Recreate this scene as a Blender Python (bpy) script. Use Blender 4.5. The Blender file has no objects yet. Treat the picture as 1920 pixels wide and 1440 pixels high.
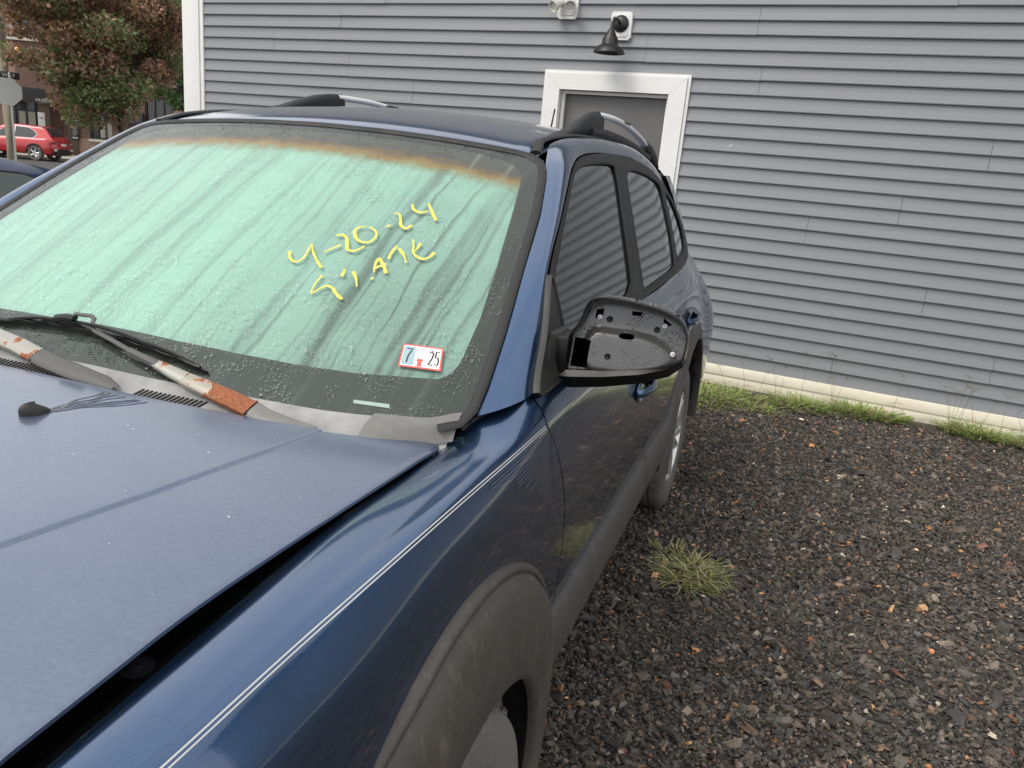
import bpy, bmesh, math, random
import numpy as np
from mathutils import Vector, Matrix
from mathutils.geometry import delaunay_2d_cdt

random.seed(7); RNG = np.random.default_rng(7)
R = math.radians
sc = bpy.context.scene
COL = sc.collection

# ------------------------------------------------------------------ camera
def set_camera():
    yaw, pitch, roll = R(18.56), R(15.645), R(5.138)
    fwd = Vector((-math.sin(yaw)*math.cos(pitch), math.cos(yaw)*math.cos(pitch), -math.sin(pitch)))
    right = Vector((math.cos(yaw), math.sin(yaw), 0)); up = right.cross(fwd)
    r2 = right*math.cos(roll)+up*math.sin(roll); u2 = up*math.cos(roll)-right*math.sin(roll)
    cd = bpy.data.cameras.new('camera'); co = bpy.data.objects.new('camera', cd); COL.objects.link(co)
    m = Matrix((r2, u2, -fwd)).transposed().to_4x4(); m.translation = Vector((1.252, -0.986, 1.525))
    co.matrix_world = m
    cd.sensor_width = 36; cd.lens = 1474.68/1920*36; cd.clip_start = .05; cd.clip_end = 3000
    sc.camera = co
set_camera()

# ------------------------------------------------------------------ sky, sun, exposure
SUN_EL, SUN_AZ = 52, 218      # azimuth measured clockwise from +Y; veiled sun behind the viewer, to the left
wd = bpy.data.worlds.new('World'); sc.world = wd; wd.use_nodes = True
nt = wd.node_tree; nt.nodes.clear()
sky = nt.nodes.new('ShaderNodeTexSky'); sky.sky_type = 'NISHITA'; sky.sun_disc = False
sky.sun_elevation = R(SUN_EL); sky.sun_rotation = R(SUN_AZ); sky.air_density = 1.0; sky.dust_density = 4.0; sky.ozone_density = 1.0
hs = nt.nodes.new('ShaderNodeHueSaturation'); hs.inputs['Saturation'].default_value = .22
bg = nt.nodes.new('ShaderNodeBackground'); bg.inputs['Strength'].default_value = .15
wo = nt.nodes.new('ShaderNodeOutputWorld')
nt.links.new(sky.outputs[0], hs.inputs['Color']); 
# thin even cloud cover veiling the sky
tcw = nt.nodes.new('ShaderNodeTexCoord'); cn = nt.nodes.new('ShaderNodeTexNoise'); cn.inputs['Scale'].default_value = 2.2; cn.inputs['Detail'].default_value = 6; nt.links.new(tcw.outputs['Generated'], cn.inputs['Vector'])
cr_ = nt.nodes.new('ShaderNodeValToRGB'); cr_.color_ramp.elements[0].position = .3; cr_.color_ramp.elements[0].color = (.55, .565, .60, 1); cr_.color_ramp.elements[1].position = .7; cr_.color_ramp.elements[1].color = (.80, .80, .80, 1); nt.links.new(cn.outputs[0], cr_.inputs[0])
cs = nt.nodes.new('ShaderNodeMix'); cs.data_type = 'RGBA'; cs.blend_type = 'MULTIPLY'; cs.inputs[0].default_value = 1; cs.inputs[7].default_value = (10, 10, 10, 1); nt.links.new(cr_.outputs[0], cs.inputs[6])
mx_ = nt.nodes.new('ShaderNodeMix'); mx_.data_type = 'RGBA'; mx_.inputs[0].default_value = .75; nt.links.new(hs.outputs[0], mx_.inputs[6]); nt.links.new(cs.outputs[2], mx_.inputs[7])
nt.links.new(mx_.outputs[2], bg.inputs['Color']); nt.links.new(bg.outputs[0], wo.inputs[0])
sl = bpy.data.lights.new('sun', 'SUN'); sl.energy = 1.3; sl.angle = R(28); sl.color = (1, .94, .85)
so = bpy.data.objects.new('sun', sl); COL.objects.link(so); so.location = (0, 0, 20)
az, el = R(SUN_AZ), R(SUN_EL)
sd = Vector((math.sin(az)*math.cos(el), math.cos(az)*math.cos(el), math.sin(el)))
so.rotation_euler = (-sd).to_track_quat('-Z', 'Y').to_euler()
sc.view_settings.view_transform = 'Standard'; sc.view_settings.look = 'None'
sc.view_settings.exposure = 0.42; sc.view_settings.gamma = 1
sc.render.engine = 'CYCLES'
sc.render.resolution_x = 1024; sc.render.resolution_y = 768
sc.cycles.max_bounces = 10; sc.cycles.transparent_max_bounces = 16

# ------------------------------------------------------------------ helpers
def pch(xs, ys):
    xs = np.asarray(xs, float); ys = np.asarray(ys, float)
    sh = ys.shape[1:]; Y = ys.reshape(len(xs), -1); h = np.diff(xs); d = np.diff(Y, axis=0)/h[:, None]
    m = np.zeros_like(Y); m[0] = d[0]; m[-1] = d[-1]
    if len(xs) > 2:
        w = (h[1:]/(h[1:]+h[:-1]))[:, None]; m[1:-1] = d[:-1]*w+d[1:]*(1-w)
    def f(x):
        x = np.asarray(x, float); s = x.shape; x = np.clip(x.ravel(), xs[0], xs[-1])
        i = np.clip(np.searchsorted(xs, x, 'right')-1, 0, len(h)-1); t = ((x-xs[i])/h[i])[:, None]; H = h[i][:, None]
        r = (2*t**3-3*t**2+1)*Y[i]+(t**3-2*t**2+t)*H*m[i]+(-2*t**3+3*t**2)*Y[i+1]+(t**3-t**2)*H*m[i+1]
        return r.reshape(s+sh)
    return f

def mesh_obj(name, V, F, mat=None, parent=None, smooth=True, normals=None, uv=None, cols=None, fix=False):
    me = bpy.data.meshes.new(name)
    V = [tuple(map(float, v)) for v in V]
    me.from_pydata(V, [], [tuple(map(int, f)) for f in F])
    if fix:
        bm = bmesh.new(); bm.from_mesh(me); bmesh.ops.recalc_face_normals(bm, faces=bm.faces); bm.to_mesh(me); bm.free()
    if uv is not None:
        l = me.uv_layers.new(name='UVMap'); vi = np.zeros(len(me.loops), int); me.loops.foreach_get('vertex_index', vi)
        l.data.foreach_set('uv', np.asarray(uv, float)[vi].ravel())
    if cols is not None:
        a = me.color_attributes.new('Col', 'FLOAT_COLOR', 'POINT'); c = np.ones((len(V), 4)); c[:, :3] = cols; a.data.foreach_set('color', c.ravel())
    me.polygons.foreach_set('use_smooth', [bool(smooth)]*len(me.polygons)); me.update()
    if normals is not None: me.normals_split_custom_set_from_vertices([tuple(map(float, n)) for n in normals])
    o = bpy.data.objects.new(name, me); COL.objects.link(o)
    if mat: me.materials.append(mat)
    if parent: o.parent = parent; o.matrix_parent_inverse = Matrix.Identity(4)
    return o

def big_mesh(name, V, F, mat, cols=None, parent=None, smooth=False):
    """fast path: V (n,3), F (m,k) arrays"""
    V = np.asarray(V, np.float32); F = np.asarray(F, np.int32); k = F.shape[1]
    me = bpy.data.meshes.new(name); me.vertices.add(len(V)); me.vertices.foreach_set('co', V.ravel())
    me.loops.add(F.size); me.loops.foreach_set('vertex_index', F.ravel())
    me.polygons.add(len(F)); me.polygons.foreach_set('loop_start', np.arange(0, F.size, k, dtype=np.int32))
    me.update(calc_edges=True)
    me.polygons.foreach_set('use_smooth', [smooth]*len(F))
    if cols is not None:
        a = me.color_attributes.new('Col', 'FLOAT_COLOR', 'POINT'); c = np.ones((len(V), 4), np.float32); c[:, :3] = cols; a.data.foreach_set('color', c.ravel())
    me.materials.append(mat); o = bpy.data.objects.new(name, me); COL.objects.link(o)
    if parent: o.parent = parent
    return o

def empty(name, loc=(0, 0, 0), rz=0, label=None, cat=None, group=None):
    o = bpy.data.objects.new(name, None); COL.objects.link(o); o.location = loc; o.rotation_euler = (0, 0, rz)
    o.empty_display_size = .1
    tag(o, label, cat, group); return o
def tag(o, label=None, cat=None, group=None, kind=None):
    if label: o['label'] = label
    if cat: o['category'] = cat
    if group: o['group'] = group
    if kind: o['kind'] = kind
    return o

class MB:
    """collects boxes, tubes, lathes, grids into one mesh"""
    def __init__(s): s.V = []; s.F = []
    def add(s, V, F):
        b = len(s.V); s.V += [tuple(map(float, v)) for v in V]; s.F += [tuple(int(i)+b for i in f) for f in F]; return s
    def box(s, x0, x1, y0, y1, z0, z1, bev=0, M=None):
        if bev:
            bm = bmesh.new(); bmesh.ops.create_cube(bm, size=1)
            for v in bm.verts: v.co = Vector(((x0+x1)/2+v.co.x*(x1-x0), (y0+y1)/2+v.co.y*(y1-y0), (z0+z1)/2+v.co.z*(z1-z0)))
            bmesh.ops.bevel(bm, geom=bm.edges[:], offset=bev, segments=2, affect='EDGES', profile=.5)
            bm.verts.ensure_lookup_table(); V = [v.co.copy() for v in bm.verts]; F = [[v.index for v in f.verts] for f in bm.faces]; bm.free()
        else:
            V = [Vector((x, y, z)) for x in (x0, x1) for y in (y0, y1) for z in (z0, z1)]
            F = [(0, 1, 3, 2), (4, 6, 7, 5), (0, 4, 5, 1), (2, 3, 7, 6), (0, 2, 6, 4), (1, 5, 7, 3)]
        if M is not None: V = [M @ v for v in V]
        return s.add(V, F)
    def grid(s, P, close_u=False):
        P = np.asarray(P); nu, nv = P.shape[:2]; F = []
        for i in range(nu if close_u else nu-1):
            for j in range(nv-1):
                a = i*nv+j; b = ((i+1) % nu)*nv+j; F.append((a, b, b+1, a+1))
        return s.add(P.reshape(-1, 3), F)
    def tube(s, pts, rad, n=10, flat=1.0, up=(0, 0, 1), cap=True):
        """rad number or list; flat squashes along 'up'-ish axis"""
        pts = [Vector(p) for p in pts]; rad = [rad]*len(pts) if not hasattr(rad, '__len__') else rad
        base = len(s.V); up = Vector(up)
        for i, p in enumerate(pts):
            t = (pts[min(i+1, len(pts)-1)]-pts[max(i-1, 0)]).normalized()
            a = t.cross(up)
            if a.length < 1e-4: a = t.cross(Vector((1, 0, 0)))
            a.normalize(); b = a.cross(t).normalized(); r = rad[i]; ra, rb = (r if hasattr(r, '__len__') else (r, r*flat))
            for k in range(n):
                c = math.cos(2*math.pi*k/n); d = math.sin(2*math.pi*k/n); s.V.append(tuple(p+a*(ra*c)+b*(rb*d)))
        for i in range(len(pts)-1):
            for k in range(n):
                s.F.append((base+i*n+k, base+i*n+(k+1) % n, base+(i+1)*n+(k+1) % n, base+(i+1)*n+k))
        if cap:
            s.F.append(tuple(base+k for k in range(n))[::-1]); e = base+(len(pts)-1)*n; s.F.append(tuple(e+k for k in range(n)))
        return s
    def lathe(s, prof, n=32, M=None, a0=0, a1=2*math.pi):
        """prof (r,h) around local z"""
        full = abs(a1-a0-2*math.pi) < 1e-6; m = n if full else n+1; P = []
        for k in range(m):
            a = a0+(a1-a0)*k/n; P.append([(r*math.cos(a), r*math.sin(a), h) for r, h in prof])
        P = np.array(P)
        if M is not None: P = np.array([[tuple(M @ Vector(p)) for p in row] for row in P])
        return s.grid(P, close_u=full)
    def prism(s, poly, d, M):
        """poly 2d in local xz-plane extruded along local y by d"""
        n = len(poly); V = [M @ Vector((x, 0, z)) for x, z in poly]+[M @ Vector((x, d, z)) for x, z in poly]
        F = [tuple(range(n)), tuple(range(2*n-1, n-1, -1))]+[(i, i+n, (i+1) % n+n, (i+1) % n) for i in range(n)]
        return s.add(V, F)
    def build(s, name, mat, parent=None, smooth=True, fix=True, sharp=35, **k):
        o = mesh_obj(name, s.V, s.F, mat, parent, smooth, fix=fix, **k)
        if smooth and sharp: shade_sharp(o, sharp)
        return o
def shade_sharp(o, ang):
    me = o.data; bm = bmesh.new(); bm.from_mesh(me); c = R(ang)
    for e in bm.edges:
        if len(e.link_faces) == 2: e.smooth = e.calc_face_angle(0) < c
        else: e.smooth = True
    bm.to_mesh(me); bm.free()
def grid_obj(name, P, mat, parent=None, uv=None, **k):
    m = MB().grid(P); P = np.asarray(P)
    if uv:
        nu, nv = P.shape[:2]; uv = [(i/(nu-1), j/(nv-1)) for i in range(nu) for j in range(nv)]
    return mesh_obj(name, m.V, m.F, mat, parent, True, uv=uv or None, **k)
def T(x=0, y=0, z=0, rx=0, ry=0, rz=0): return Matrix.Translation((x, y, z)) @ Matrix.Rotation(rz, 4, 'Z') @ Matrix.Rotation(ry, 4, 'Y') @ Matrix.Rotation(rx, 4, 'X')

def inside(poly, p):
    poly = np.asarray(poly); x, y = p[:, 0], p[:, 1]; c = np.zeros(len(p), bool); n = len(poly)
    for i in range(n):
        a, b = poly[i], poly[(i+1) % n]
        k = ((a[1] > y) != (b[1] > y)) & (x < (b[0]-a[0])*(y-a[1])/(b[1]-a[1]+1e-12)+a[0]); c ^= k
    return c
def resample(poly, step, closed=True):
    out = []; n = len(poly)
    for i in range(n if closed else n-1):
        a = np.array(poly[i], float); b = np.array(poly[(i+1) % n], float); k = max(1, int(np.ceil(np.hypot(*(b-a))/step)))
        out += [tuple(a+(b-a)*j/k) for j in range(k)]
    if not closed: out.append(tuple(poly[-1]))
    return out
def smooth_poly(poly, it=2):
    for _ in range(it):
        q = []; n = len(poly)
        for i in range(n):
            a = np.array(poly[i], float); b = np.array(poly[(i+1) % n], float); q += [tuple(.75*a+.25*b), tuple(.25*a+.75*b)]
        poly = q
    return poly
def panel(name, outline, holes, f, step, mat, parent=None, off=0.0, nsign=None, uv=True):
    """curved sheet: 2d outline (with holes) mapped through f(p,q)->xyz arrays, analytic normals"""
    loops = [resample(outline, step)]+[resample(h, step) for h in holes]
    V2 = []; E = []
    for L in loops:
        b = len(V2); V2 += L; E += [(b+i, b+(i+1) % len(L)) for i in range(len(L))]
    A = np.array(outline); lo = A.min(0); hi = A.max(0)
    gx, gy = np.meshgrid(np.arange(lo[0]+step/2, hi[0], step), np.arange(lo[1]+step/2, hi[1], step), indexing='ij'); g = np.c_[gx.ravel(), gy.ravel()]
    m = inside(outline, g)
    for h in holes: m &= ~inside(h, g)
    g = g[m]; B = np.array(V2)
    if len(g): d = ((g[:, None, :]-B[None])**2).sum(2).min(1); g = g[d > (.45*step)**2]
    V2 += [tuple(p) for p in g]
    r = delaunay_2d_cdt([Vector(v) for v in V2], E, [], 0, 1e-6)
    v2 = np.array([tuple(v) for v in r[0]]); fs = np.array([tuple(t) for t in r[2]]); cen = v2[fs].mean(1)
    k = inside(outline, cen)
    for h in holes: k &= ~inside(h, cen)
    fs = fs[k]
    e = 1e-4; P = f(v2[:, 0], v2[:, 1]); U = (f(v2[:, 0]+e, v2[:, 1])-f(v2[:, 0]-e, v2[:, 1])); W = (f(v2[:, 0], v2[:, 1]+e)-f(v2[:, 0], v2[:, 1]-e))
    N = np.cross(U, W); N /= np.linalg.norm(N, axis=1)[:, None]
    if nsign is not None and (N @ np.array(nsign)).mean() < 0: N = -N; fs = fs[:, ::-1]
    P = P+N*off
    return mesh_obj(name, P, fs, mat, parent, True, normals=N, uv=v2 if uv else None)

def copy_tree(o, parent=None):
    c = o.copy(); COL.objects.link(c)
    if parent: c.parent = parent
    for ch in [x for x in bpy.data.objects if x.parent == o]: copy_tree(ch, c)
    return c

# ------------------------------------------------------------------ materials
class NT:
    def __init__(s, name):
        s.m = bpy.data.materials.new(name); s.m.use_nodes = True; s.t = s.m.node_tree; s.t.nodes.clear()
        s.out = s.n('ShaderNodeOutputMaterial')
    def n(s, t, **k):
        x = s.t.nodes.new(t)
        for a, b in k.items():
            if a.startswith('_'): setattr(x, a[1:], b)
            else: s.set(x, a.replace('__', ' '), b)
        return x
    def set(s, x, key, v):
        i = x.inputs[int(key[1:])] if key[0] == 'i' and key[1:].isdigit() else x.inputs[key]
        if isinstance(v, bpy.types.NodeSocket): s.t.links.new(v, i)
        elif isinstance(v, bpy.types.Node): s.t.links.new(v.outputs[0], i)
        else:
            if hasattr(i.default_value, '__len__') and hasattr(v, '__len__') and len(v) == 3 and len(i.default_value) == 4: v = (*v, 1)
            i.default_value = v
    def link(s, a, b): s.t.links.new(a, b)
    def coord(s, kind='Object', scale=(1, 1, 1), rot=(0, 0, 0)):
        c = s.n('ShaderNodeTexCoord'); m = s.n('ShaderNodeMapping', Vector=c.outputs[kind], Scale=scale, Rotation=rot); return m.outputs[0]
    def noise(s, vec, scale, detail=4, rough=.5, dist=0): return s.n('ShaderNodeTexNoise', Vector=vec, Scale=scale, Detail=detail, Roughness=rough, Distortion=dist).outputs[0]
    def vor(s, vec, scale, feature='F1', rnd=1, out=0): return s.n('ShaderNodeTexVoronoi', _feature=feature, Vector=vec, Scale=scale, Randomness=rnd).outputs[out]
    def ramp(s, fac, stops, interp='LINEAR'):
        r = s.n('ShaderNodeValToRGB', Fac=fac); r.color_ramp.interpolation = interp; e = r.color_ramp.elements
        while len(e) < len(stops): e.new(.5)
        for q, (p, c) in zip(e, stops): q.position = p; q.color = (*c, 1) if hasattr(c, '__len__') else (c, c, c, 1)
        return r.outputs[0]
    def mix(s, fac, a, b, mode='MIX'):
        x = s.n('ShaderNodeMix', _data_type='RGBA', _blend_type=mode); s.set(x, 'i0', fac); s.set(x, 'i6', a); s.set(x, 'i7', b); return x.outputs[2]
    def math(s, op, a, b=0.0, c=0.0, clamp=False):
        x = s.n('ShaderNodeMath', _operation=op, _use_clamp=clamp); s.set(x, 'i0', a); s.set(x, 'i1', b); s.set(x, 'i2', c); return x.outputs[0]
    def maprange(s, v, a, b, c, d): return s.n('ShaderNodeMapRange', Value=v, i1=a, i2=b, i3=c, i4=d).outputs[0]
    def bump(s, h, strength=.3, dist=.01, nrm=None):
        b = s.n('ShaderNodeBump', Height=h, Strength=strength, Distance=dist)
        if nrm is not None: s.set(b, 'Normal', nrm)
        return b.outputs[0]
    def bsdf(s, **k):
        b = s.n('ShaderNodeBsdfPrincipled', **k); return b
    def end(s, sh): s.t.links.new(sh.outputs[0] if isinstance(sh, bpy.types.Node) else sh, s.out.inputs[0]); return s.m

def simple(name, col, rough=.6, metal=0, var=.12, scale=18, bump=0, bscale=60, coat=0, spec=.5):
    a = NT(name); co = a.coord(); n = a.noise(co, scale, 5, .6)
    c = a.mix(n, tuple(x*(1-var) for x in col), tuple(min(1, x*(1+var)) for x in col))
    k = dict(Base__Color=c, Metallic=metal, Coat__Weight=coat, Specular__IOR__Level=spec)
    k['Roughness'] = a.maprange(n, .3, .7, max(0, rough-.07), min(1, rough+.07))
    if bump: k['Normal'] = a.bump(a.noise(co, bscale, 5, .6), bump, .004)
    return a.end(a.bsdf(**k))

M = {}
def paint(name, deep, fade):
    a = NT(name); co = a.coord()
    big = a.noise(co, 2.2, 5, .6); fine = a.noise(co, 900, 2, .5); mid = a.noise(co, 40, 5, .65)
    c = a.mix(a.maprange(fine, .3, .7, 0, 1), tuple(x*.8 for x in deep), tuple(x*1.25 for x in deep))
    dust = a.math('MULTIPLY', a.maprange(mid, .5, .8, .0, .25), a.maprange(big, .35, .65, .3, 1.0))
    c = a.mix(dust, c, fade)
    rg = a.maprange(big, .3, .7, .22, .30)
    cr = a.math('ADD', a.maprange(mid, .4, .8, .03, .10), 0)
    return a.end(a.bsdf(Base__Color=c, Metallic=.92, Roughness=rg, Coat__Weight=1.0, Coat__Roughness=cr, Coat__IOR=1.6,
        Coat__Normal=a.bump(a.noise(co, 300, 2), .012, .002)))
M['paint'] = paint('blue_paint', (.041, .092, .195), (.10, .13, .18))
def hood_paint():
    # same blue, weathered and chalky, with pale sky sheen mixed into the colour
    a = NT('weathered_sky_sheen_paint'); co = a.coord()
    big = a.noise(co, 2.6, 5, .6); fine = a.noise(co, 900, 2, .5); mid = a.noise(co, 30, 6, .7)
    c = a.mix(a.maprange(fine, .3, .7, 0, 1), (.055, .095, .165), (.075, .125, .21))
    c = a.mix(a.maprange(a.math('MULTIPLY', a.noise(co, 140, 4, .6), big), .12, .42, .22, .44), c, (.33, .345, .42))
    return a.end(a.bsdf(Base__Color=c, Metallic=.85, Roughness=a.maprange(mid, .3, .7, .40, .45), Coat__Weight=1.0, Coat__Roughness=a.maprange(big, .35, .65, .05, .16), Coat__IOR=1.5,
        Coat__Normal=a.bump(a.noise(co, 260, 3), .02, .002)))
M['hood'] = hood_paint()
M['black_plastic'] = simple('black_plastic', (.012, .012, .012), .5, bump=.12, bscale=220)
M['rubber'] = simple('black_rubber', (.010, .010, .010), .6)
def cladding(name, col, dirt):
    a = NT(name); co = a.coord(); n = a.noise(co, 14, 6, .65); f = a.noise(co, 420, 3, .6); sp = a.noise(co, 90, 4, .7)
    c = a.mix(a.maprange(n, .3, .75, .2, .6), col, dirt); c = a.mix(a.maprange(a.noise(a.coord(scale=(1, 1, .3)), 38, 5, .7), .56, .70, 0, .5), c, tuple(min(1, x*1.8) for x in dirt)); c = a.mix(a.maprange(sp, .57, .72, 0, .75), c, (.02, .018, .015))
    return a.end(a.bsdf(Base__Color=c, Roughness=a.maprange(n, .3, .7, .5, .68), Normal=a.bump(f, .25, .001)))
M['flare'] = cladding('weathered_grey_cladding', (.060, .053, .046), (.092, .080, .069))
M['cladding'] = cladding('dark_grey_cladding', (.060, .058, .055), (.090, .084, .077))
M['chrome'] = simple('brushed_silver', (.82, .82, .82), .38, metal=.12, var=.06)
M['alloy'] = simple('alloy_rim', (.62, .62, .60), .32, metal=.75, var=.1)
M['dark'] = simple('dark_cavity', (.006, .006, .008), .75)
M['interior'] = simple('dark_interior', (.030, .030, .032), .8)
M['interior_grey'] = simple('grey_interior', (.10, .10, .10), .85)
M['liner'] = simple('wheel_liner_plastic', (.018, .018, .018), .55, bump=.3, bscale=120)
M['bracket'] = simple('dirty_metal_bracket', (.20, .185, .16), .55, metal=.5, var=.3, scale=40)
def thin_glass(name, tint, rough=.0, drops=0, streak=0, refl=1.0):
    a = NT(name); co = a.coord(); nr = None
    if drops:
        v = a.vor(co, drops); h = a.maprange(v, 0, .32, 1, 0); keep = a.maprange(a.noise(co, drops*.12, 3), .42, .55, 0, 1)
        h = a.math('MULTIPLY', a.math('POWER', a.math('MAXIMUM', h, 0), .6), keep)
        v2 = a.vor(co, drops*.37); h2 = a.math('MULTIPLY', a.math('POWER', a.math('MAXIMUM', a.maprange(v2, 0, .22, 1, 0), 0), .6), a.maprange(a.noise(co, 9, 2), .45, .6, 0, 1.5))
        nr = a.bump(a.math('ADD', h, h2), .75, .0022)
    if streak:
        s = a.noise(a.coord(scale=(1, 1, .12)), 90, 4, .6); nr = a.bump(s, streak, .003, nr)
    lw = a.n('ShaderNodeFresnel', IOR=1.5)
    if nr is not None: a.set(lw, 'Normal', nr)
    fac = a.math('MULTIPLY', lw.outputs[0], refl, clamp=True)
    g = a.n('ShaderNodeBsdfGlossy', Color=(.95, .97, .97), Roughness=rough)
    if nr is not None: a.set(g, 'Normal', nr)
    t = a.n('ShaderNodeBsdfTransparent', Color=tint); mx = a.n('ShaderNodeMixShader', Fac=fac); a.link(t.outputs[0], mx.inputs[1]); a.link(g.outputs[0], mx.inputs[2])
    return a.end(mx)
M['ws_glass'] = thin_glass('wet_windshield_glass', (.84, .94, .90), .03, drops=150, refl=.95)
M['side_glass'] = thin_glass('wet_tinted_side_glass', (.20, .28, .25), .01, drops=0, streak=.035, refl=1.5)
M['plain_glass'] = thin_glass('plain_tinted_glass', (.30, .34, .33), .01, refl=1.2)

def condensation():
    a = NT('fogged_glass_condensation'); c = a.n('ShaderNodeTexCoord').outputs['UV']
    sx = a.n('ShaderNodeSeparateXYZ', Vector=c); x, y = sx.outputs[0], sx.outputs[1]
    wob = a.noise(a.n('ShaderNodeMapping', Vector=c, Scale=(2.2, 1.4, 1)).outputs[0], 2.0, 3, .5)
    xs = a.math('ADD', x, a.maprange(wob, 0, 1, -.035, .035))
    def streaks(fx, fy, lo, hi, det=3):
        v = a.n('ShaderNodeCombineXYZ', X=a.math('MULTIPLY', xs, fx), Y=a.math('MULTIPLY', y, fy))
        return a.maprange(a.noise(v.outputs[0], 1.0, det, .55), lo, hi, 0, 1)
    s1 = streaks(20, .5, .53, .66); s2 = streaks(60, 1.0, .54, .68); s3 = streaks(7, .5, .45, .75)
    st = a.math('MAXIMUM', s1, a.math('MULTIPLY', s2, .75))
    # more runs of water on the driver's half
    right = a.maprange(x, -.1, .5, .45, 1.0); st = a.math('MULTIPLY', st, right)
    clear = a.math('MULTIPLY', a.maprange(x, .02, .55, 0, 1), a.maprange(y, .85, .26, .12, 1))
    clear = a.math('MULTIPLY', clear, a.maprange(a.noise(c, 4, 3), .3, .6, .5, 1.0))
    miss = a.math('ADD', a.math('MULTIPLY', st, .62), a.math('MULTIPLY', clear, .52))
    miss = a.math('ADD', miss, a.math('MULTIPLY', s3, .10), clamp=True)
    grain = a.noise(c, 420, 3, .7); speck = a.vor(c, 230)
    col = a.mix(a.maprange(grain, .35, .7, 0, 1), (.385, .55, .487), (.565, .73, .668))
    col = a.mix(a.maprange(speck, .10, .24, .8, 0), col, (.85, .95, .91))  # droplet sparkle painted into the fog as pale specks
    col = a.mix(a.math('MULTIPLY', a.maprange(a.vor(c, 120), .05, .16, .9, 0), a.maprange(a.noise(c, 14, 3), .4, .6, 0, 1)), col, (.25, .38, .33))
    col = a.mix(a.math('MULTIPLY', miss, .75), col, (.36, .41, .39))
    fog = a.bsdf(Base__Color=col, Roughness=.55)
    tr = a.n('ShaderNodeBsdfTransparent', Color=(.75, .85, .80)); mx = a.n('ShaderNodeMixShader', Fac=a.math('MULTIPLY', miss, .62, clamp=True)); a.link(fog.outputs[0], mx.inputs[1]); a.link(tr.outputs[0], mx.inputs[2])
    return a.end(mx)
M['fog'] = condensation()
def shade_band():
    a = NT('faded_shade_band'); c = a.n('ShaderNodeTexCoord').outputs['UV']; sx = a.n('ShaderNodeSeparateXYZ', Vector=c); y = sx.outputs[1]
    n = a.noise(c, 22, 4, .6); yy = a.math('ADD', y, a.maprange(n, .3, .7, -.012, .012)); x2 = a.math('MULTIPLY', sx.outputs[0], sx.outputs[0])
    yy = a.math('ADD', yy, a.math('MULTIPLY', x2, -.03))
    t = a.maprange(yy, .80, .905, 0, 1)
    sp = a.maprange(a.noise(c, 330, 3, .7), .5, .72, 0, 1)
    col = a.ramp(t, [(0, (.50, .42, .20)), (.3, (.62, .32, .06)), (.52, (.26, .13, .05)), (.72, (.11, .085, .072)), (1, (.105, .092, .084))])
    vv = a.n('ShaderNodeCombineXYZ', X=a.math('MULTIPLY', sx.outputs[0], 22), Y=a.math('MULTIPLY', y, 1.2)); dr_ = a.maprange(a.noise(vv.outputs[0], 1, 3, .5), .60, .66, 0, 1)
    col = a.mix(a.math('MULTIPLY', sp, .4), col, (.30, .27, .24)); col = a.mix(a.math('MULTIPLY', dr_, .55), col, (.38, .35, .31))
    al = a.ramp(t, [(0, 0), (.18, .25), (.45, .9), (1, 1)])
    b = a.bsdf(Base__Color=col, Roughness=.6); tr = a.n('ShaderNodeBsdfTransparent'); mx = a.n('ShaderNodeMixShader', Fac=al); a.link(tr.outputs[0], mx.inputs[1]); a.link(b.outputs[0], mx.inputs[2])
    return a.end(mx)
M['band'] = shade_band()
def frit():
    a = NT('black_ceramic_frit'); c = a.n('ShaderNodeTexCoord').outputs['UV']; sx = a.n('ShaderNodeSeparateXYZ', Vector=c)
    v = a.n('ShaderNodeCombineXYZ', X=a.math('MULTIPLY', sx.outputs[0], 40), Y=a.math('MULTIPLY', sx.outputs[1], 2.2))
    s = a.maprange(a.noise(v.outputs[0], 1, 4, .6), .5, .68, 0, 1); sp = a.maprange(a.noise(c, 260, 3, .7), .58, .7, 0, 1)
    col = a.mix(a.math('MULTIPLY', s, .6), (.052, .049, .046), (.125, .119, .112)); col = a.mix(a.math('MULTIPLY', sp, .5), col, (.008, .008, .008))
    return a.end(a.bsdf(Base__Color=col, Roughness=.5))
M['frit'] = frit()
def marker():
    a = NT('yellow_paint_marker'); co = a.coord(); n = a.noise(co, 160, 4, .7); b = a.noise(co, 420, 3, .6)
    d = a.bsdf(Base__Color=a.mix(n, (.74, .62, .05), (.86, .80, .22)), Roughness=.7); t = a.n('ShaderNodeBsdfTransparent'); mx = a.n('ShaderNodeMixShader', Fac=a.maprange(a.math('MULTIPLY', n, b), .15, .30, .35, 1.0)); a.link(t.outputs[0], mx.inputs[1]); a.link(d.outputs[0], mx.inputs[2]); return a.end(mx)
M['chalk'] = marker()
M['white_print'] = simple('white_print', (.60, .60, .58), .5, var=.05)
M['dust_white'] = simple('pale_speck', (.7, .7, .66), .7)
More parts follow.
